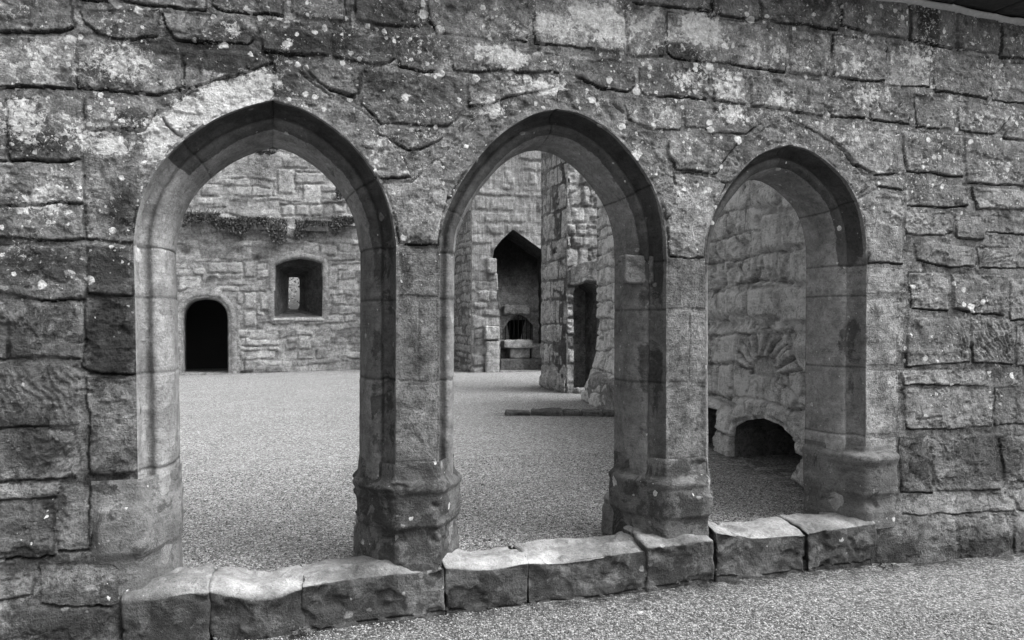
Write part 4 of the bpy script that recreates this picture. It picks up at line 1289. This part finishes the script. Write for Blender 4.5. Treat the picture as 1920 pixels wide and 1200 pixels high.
ground('gravel_path', -5, 9, .4, 9, .06, z_out, M_GRAVEL_OUT, lambda X, Y: 1.2 * np.exp(-(np.clip(-.07 - wall_n(X, Y), 0, 9) / .13) ** 2))
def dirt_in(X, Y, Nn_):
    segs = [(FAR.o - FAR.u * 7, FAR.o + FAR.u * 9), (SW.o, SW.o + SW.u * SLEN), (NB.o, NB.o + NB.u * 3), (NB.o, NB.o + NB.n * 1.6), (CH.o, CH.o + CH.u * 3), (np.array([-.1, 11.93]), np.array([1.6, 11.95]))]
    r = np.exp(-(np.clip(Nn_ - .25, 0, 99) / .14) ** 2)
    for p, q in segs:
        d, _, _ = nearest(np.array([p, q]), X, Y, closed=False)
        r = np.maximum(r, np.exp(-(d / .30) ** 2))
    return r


# courtyard sheet, laid out in the frame of the wall
nt_, nn_ = 330, 420
Tq, Nq = np.meshgrid(np.linspace(-5.4, 9.0, nt_), np.linspace(.30, 22.0, nn_), indexing='ij')
Xq = FW.o[0] + FW.u[0] * Tq + FW.n[0] * Nq; Yq = FW.o[1] + FW.u[1] * Tq + FW.n[1] * Nq
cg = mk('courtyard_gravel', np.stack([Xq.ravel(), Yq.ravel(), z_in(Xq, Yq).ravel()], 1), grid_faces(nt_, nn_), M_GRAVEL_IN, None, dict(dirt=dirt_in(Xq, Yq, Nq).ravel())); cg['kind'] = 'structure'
M_TURF = plain_mat('turf', 0.07, .9, 0, 3, .5, .02)
g0 = ground('ground', -300, 300, -300, 300, 12, lambda X, Y: X * 0 - .42, M_TURF)

# loose stones lying on the path
def scatter(name, n, fx, mat, smin, smax, seed):
    rs = np.random.default_rng(seed)
    base = np.array([(1, 0, 0), (0, 1, 0), (-1, 0, 0), (0, -1, 0), (0, 0, 1), (0, 0, -1)], float)
    F0 = np.array([(0, 1, 4), (1, 2, 4), (2, 3, 4), (3, 0, 4), (1, 0, 5), (2, 1, 5), (3, 2, 5), (0, 3, 5)])
    C = fx(rs, n); n = len(C)
    s = rs.uniform(smin, smax, n) * rs.choice([1, 1, 1, 1.6], n)
    ang = rs.uniform(0, 2 * math.pi, n); st = rs.uniform(.6, 1.3, (n, 6, 1))
    v = base[None] * st * s[:, None, None] * np.array([1, 1, .62])
    ca, sa = np.cos(ang)[:, None], np.sin(ang)[:, None]
    x = v[..., 0] * ca - v[..., 1] * sa; y = v[..., 0] * sa + v[..., 1] * ca
    tl = rs.uniform(-.5, .5, (n, 1)); z = v[..., 2] + x * tl
    V = np.stack([x, y, z], -1) + C[:, None, :]
    F = (F0[None] + (np.arange(n) * 6)[:, None, None]).reshape(-1, 3)
    tone = np.repeat(rs.choice([.05, .08, .13, .19, .27, .4], n), 6)
    o = mk(name, V.reshape(-1, 3), F, mat, None, dict(tone=tone), smooth=False)
    o['kind'] = 'stuff'
    return o


gp = G('pebble'); gv = gp.math('MULTIPLY', gp.attr('tone'), gp.math('MULTIPLY_ADD', gp.noise(200, 3), .6, .7))
M_PEB = gp.finish(gv, None, rough=.75)


def fx_out(rs, n):
    t = rs.uniform(-.9, 5.6, n * 2); q = -rs.uniform(.05, 1.9, n * 2) ** 1.0
    X = FW.o[0] + FW.u[0] * t + FW.n[0] * q; Y = FW.o[1] + FW.u[1] * t + FW.n[1] * q
    k = (Y > 1.0) & (np.abs(X) < Y * .75) & ((1.65) / Y > .38)
    X, Y = X[k][:n], Y[k][:n]
    return np.stack([X, Y, z_out(X, Y) + .001], 1)


def fx_in(rs, n):
    t = rs.uniform(-1.2, 4.4, n * 2); q = .42 + 3.2 * rs.random(n * 2) ** 1.5
    X = FW.o[0] + FW.u[0] * t + FW.n[0] * q; Y = FW.o[1] + FW.u[1] * t + FW.n[1] * q
    k = (np.abs(X) < Y * .72)
    X, Y = X[k][:n], Y[k][:n]
    return np.stack([X, Y, z_in(X, Y) + .001], 1)


p1 = scatter('path_pebbles', 42000, fx_out, M_PEB, .0025, .006, 5); p1['label'] = 'loose pale and dark gravel chips in front of the arcade'; p1['category'] = 'gravel'
p2 = scatter('courtyard_pebbles', 42000, fx_in, M_PEB, .003, .0065, 6); p2['label'] = 'loose gravel chips just behind the arcade openings'; p2['category'] = 'gravel'


def fx_big(rs, n):
    P = np.concatenate([fx_out(rs, n // 2), fx_in(rs, n - n // 2)]); return P


scatter('stray_stones', 700, fx_big, M_PEB, .007, .014, 8)
bpy.data.objects['stray_stones']['label'] = 'a few larger stray stones lying among the gravel on both sides of the arcade'
bpy.data.objects['stray_stones']['category'] = 'gravel'


# ------------------------------------------------------------------ plants on the ledge, tree outside
def leaves(n, cfun, smin, smax, seed, up=0.3):
    rs = np.random.default_rng(seed)
    C = cfun(rs, n); n = len(C)
    s = rs.uniform(smin, smax, n)
    a = rs.normal(size=(n, 3)); a[:, 2] += up; a /= np.linalg.norm(a, axis=1, keepdims=True)
    b = np.cross(a, rs.normal(size=(n, 3))); b /= np.linalg.norm(b, axis=1, keepdims=True)
    q = np.stack([-a * s[:, None], b * s[:, None] * .45, a * s[:, None], -b * s[:, None] * .45], 1) + C[:, None, :]
    F = np.arange(n * 4).reshape(n, 4)
    return q.reshape(-1, 3), F


def blades(n, t0, t1, z, seed, hmin, hmax):
    rs = np.random.default_rng(seed)
    V = []; F = []
    for i in range(n):
        t = rs.uniform(t0, t1); h = rs.uniform(hmin, hmax); an = rs.normal(0, .5); y = rs.uniform(-.22, -.02); ly = rs.uniform(-.25, .05)
        p0 = np.array([t, y, z - .05]); tip = p0 + np.array([math.sin(an) * h, ly * h * 2, math.cos(an) * h])
        mid = (p0 + tip) / 2 + np.array([0, 0, .15 * h]); w = .012
        k = len(V); V += [p0 - (w, 0, 0), p0 + (w, 0, 0), mid + (w * .7, 0, 0), mid - (w * .7, 0, 0), tip + (.003, 0, 0), tip - (.003, 0, 0)]
        F += [(k, k + 1, k + 2, k + 3), (k + 3, k + 2, k + 4, k + 5)]
    return np.array(V), np.array(F)


PL = [  # px, half width px, y, drop px, label
    (378, 34, 412, 16, 'low dark weeds at the left end of the wall ledge above the doorway', 'wall weeds'),
    (432, 30, 426, 24, 'trailing dark weeds hanging from the ledge between doorway and window', 'wall weeds'),
    (492, 46, 430, 34, 'bushy dark weeds on the wall ledge left of the window head', 'wall weeds'),
    (588, 34, 432, 26, 'round leafy weeds on the wall ledge right above the window', 'wall weeds'),
    (648, 26, 428, 34, 'dark weeds at the right end of the wall ledge beside the arch', 'wall weeds'),
    (500, 22, 284, 18, 'small fern rooted high in the far wall just under the arch point', 'fern'),
    (641, 12, 352, 24, 'little tuft rooted in the far wall high on the right, above the ledge', 'fern')]
for i, (px, hw, py, dr, lab, cat) in enumerate(PL):
    c = FAR.L(px, py); e = FAR.L(px + hw, py); w = e[0] - c[0]; dz = abs(FAR.L(px, py + dr)[1] - c[1])
    root = thing('wall_weeds' if i < 5 else 'fern', lab, cat, (*(FAR.o + FAR.u * c[0]), c[1]), WALL_ANG)
    if i < 5: root['group'] = 'weeds along the ledge of the far wall'

    def cf(rs, n, w=w, dz=dz, i=i):
        t = rs.uniform(-w, w, n); k = fbm(t * 4 + i * 5, t * 0, None, 3, 7) * .5 + .5
        k = np.clip(fbm(t * 2.2 + i * 5, t * 0, None, 3, 7) * 1.2 + .5, 0, 1.2); z = dz * (.5 - rs.random(n) ** 1.3 * (0.3 + 1.1 * k))
        return np.stack([t, -.05 - rs.random(n) * .22 * (1 if i < 5 else .6), z + .05], 1)
    V, F = leaves(int(3400 * w) + 300, cf, .022, .055, 50 + i, .4)
    mk('leaves', V, F, M_LEAF, root, None, False)
    if i in (0, 2, 5, 3):
        V, F = blades(90, -w * .8, w * .8, .02, 60 + i, .15, .45)
        mk('grass_blades', V, F, M_GRASS, root, None, False)

for px, lab, n_, sd in ((562, 'small leafy weed at the foot of the sill below the left pier', 60, 1), (405, 'tiny weed in the sill joint at the bottom left', 34, 2), (1655, 'small weed at the foot of the wall right of the third arch', 40, 3)):
    t_ = px_t(px, -.11); p_ = FW.o + FW.u * t_ - FW.n * .12
    root = thing('weed', lab, 'weed', (p_[0], p_[1], 0.0), WALL_ANG)
    V, F = leaves(n_, lambda rs, n: np.stack([rs.normal(0, .03, n), rs.normal(0, .02, n), rs.uniform(0, .05, n) - (.05 if px > 1600 else 0)], 1), .008, .02, 70 + sd, .8)
    mk('leaves', V, F, M_LEAF, root, None, False)

tree = thing('tree', 'leafy tree outside, glimpsed through the slit of the far window', 'tree', (-12.6, 34.5, -.4))
th = np.linspace(0, 2 * math.pi, 13); zc = np.linspace(0, 4.5, 12)
TH, ZC = np.meshgrid(th, zc, indexing='ij')
rr_ = .28 - .035 * ZC + .03 * vnoise(TH, ZC * 2, TH * 0, 3)
mk('trunk', np.stack([(rr_ * np.cos(TH)).ravel() + .1 * np.sin(ZC).ravel(), (rr_ * np.sin(TH)).ravel(), ZC.ravel()], 1), grid_faces(13, 12), M_BARK, tree)


def crown(rs, n):
    k = 26
    cc = rs.normal(size=(k, 3)); cc /= np.linalg.norm(cc, axis=1, keepdims=True); cc *= rs.uniform(.8, 2.7, (k, 1)); cc += (0, 0, 3.6)
    j = rs.integers(0, k, n); p = rs.normal(size=(n, 3)) * rs.uniform(.35, .7)
    P = cc[j] + p
    return P[P[:, 2] > .4]


V, F = leaves(16000, crown, .05, .10, 91, .2)
mk('crown', V, F, M_TREE, tree, None, False)

# ------------------------------------------------------------------ light
w = bpy.data.worlds.new('World'); scene.world = w; w.use_nodes = True
N = w.node_tree.nodes; K = w.node_tree.links; N.clear()
SUN_EL, SUN_AZ = R(57), R(103)      # azimuth measured from +Y towards +X
sky = N.new('ShaderNodeTexSky'); sky.sky_type = 'NISHITA'; sky.sun_disc = False
sky.sun_elevation = SUN_EL; sky.sun_rotation = SUN_AZ
sky.air_density = 1.0; sky.dust_density = 6.0; sky.ozone_density = 1.0
bw = N.new('ShaderNodeRGBToBW'); bg = N.new('ShaderNodeBackground'); ou = N.new('ShaderNodeOutputWorld')
K.new(sky.outputs[0], bw.inputs[0]); K.new(bw.outputs[0], bg.inputs[0]); K.new(bg.outputs[0], ou.inputs[0])
bg.inputs[1].default_value = 0.15
sl = bpy.data.lights.new('sun', 'SUN'); sl.energy = 1.15; sl.angle = R(34); sl.color = (1, 1, 1)
so = bpy.data.objects.new('sun', sl); COL.objects.link(so)
dirv = (math.sin(SUN_AZ) * math.cos(SUN_EL), math.cos(SUN_AZ) * math.cos(SUN_EL), math.sin(SUN_EL))
from mathutils import Vector
so.rotation_euler = Vector(dirv).to_track_quat('Z', 'Y').to_euler()
so.location = (6, -6, 12)
scene.view_settings.view_transform = 'Standard'
scene.view_settings.look = 'None'
scene.view_settings.exposure = 1.42
scene.view_settings.gamma = 1.0
scene.render.engine = 'CYCLES'
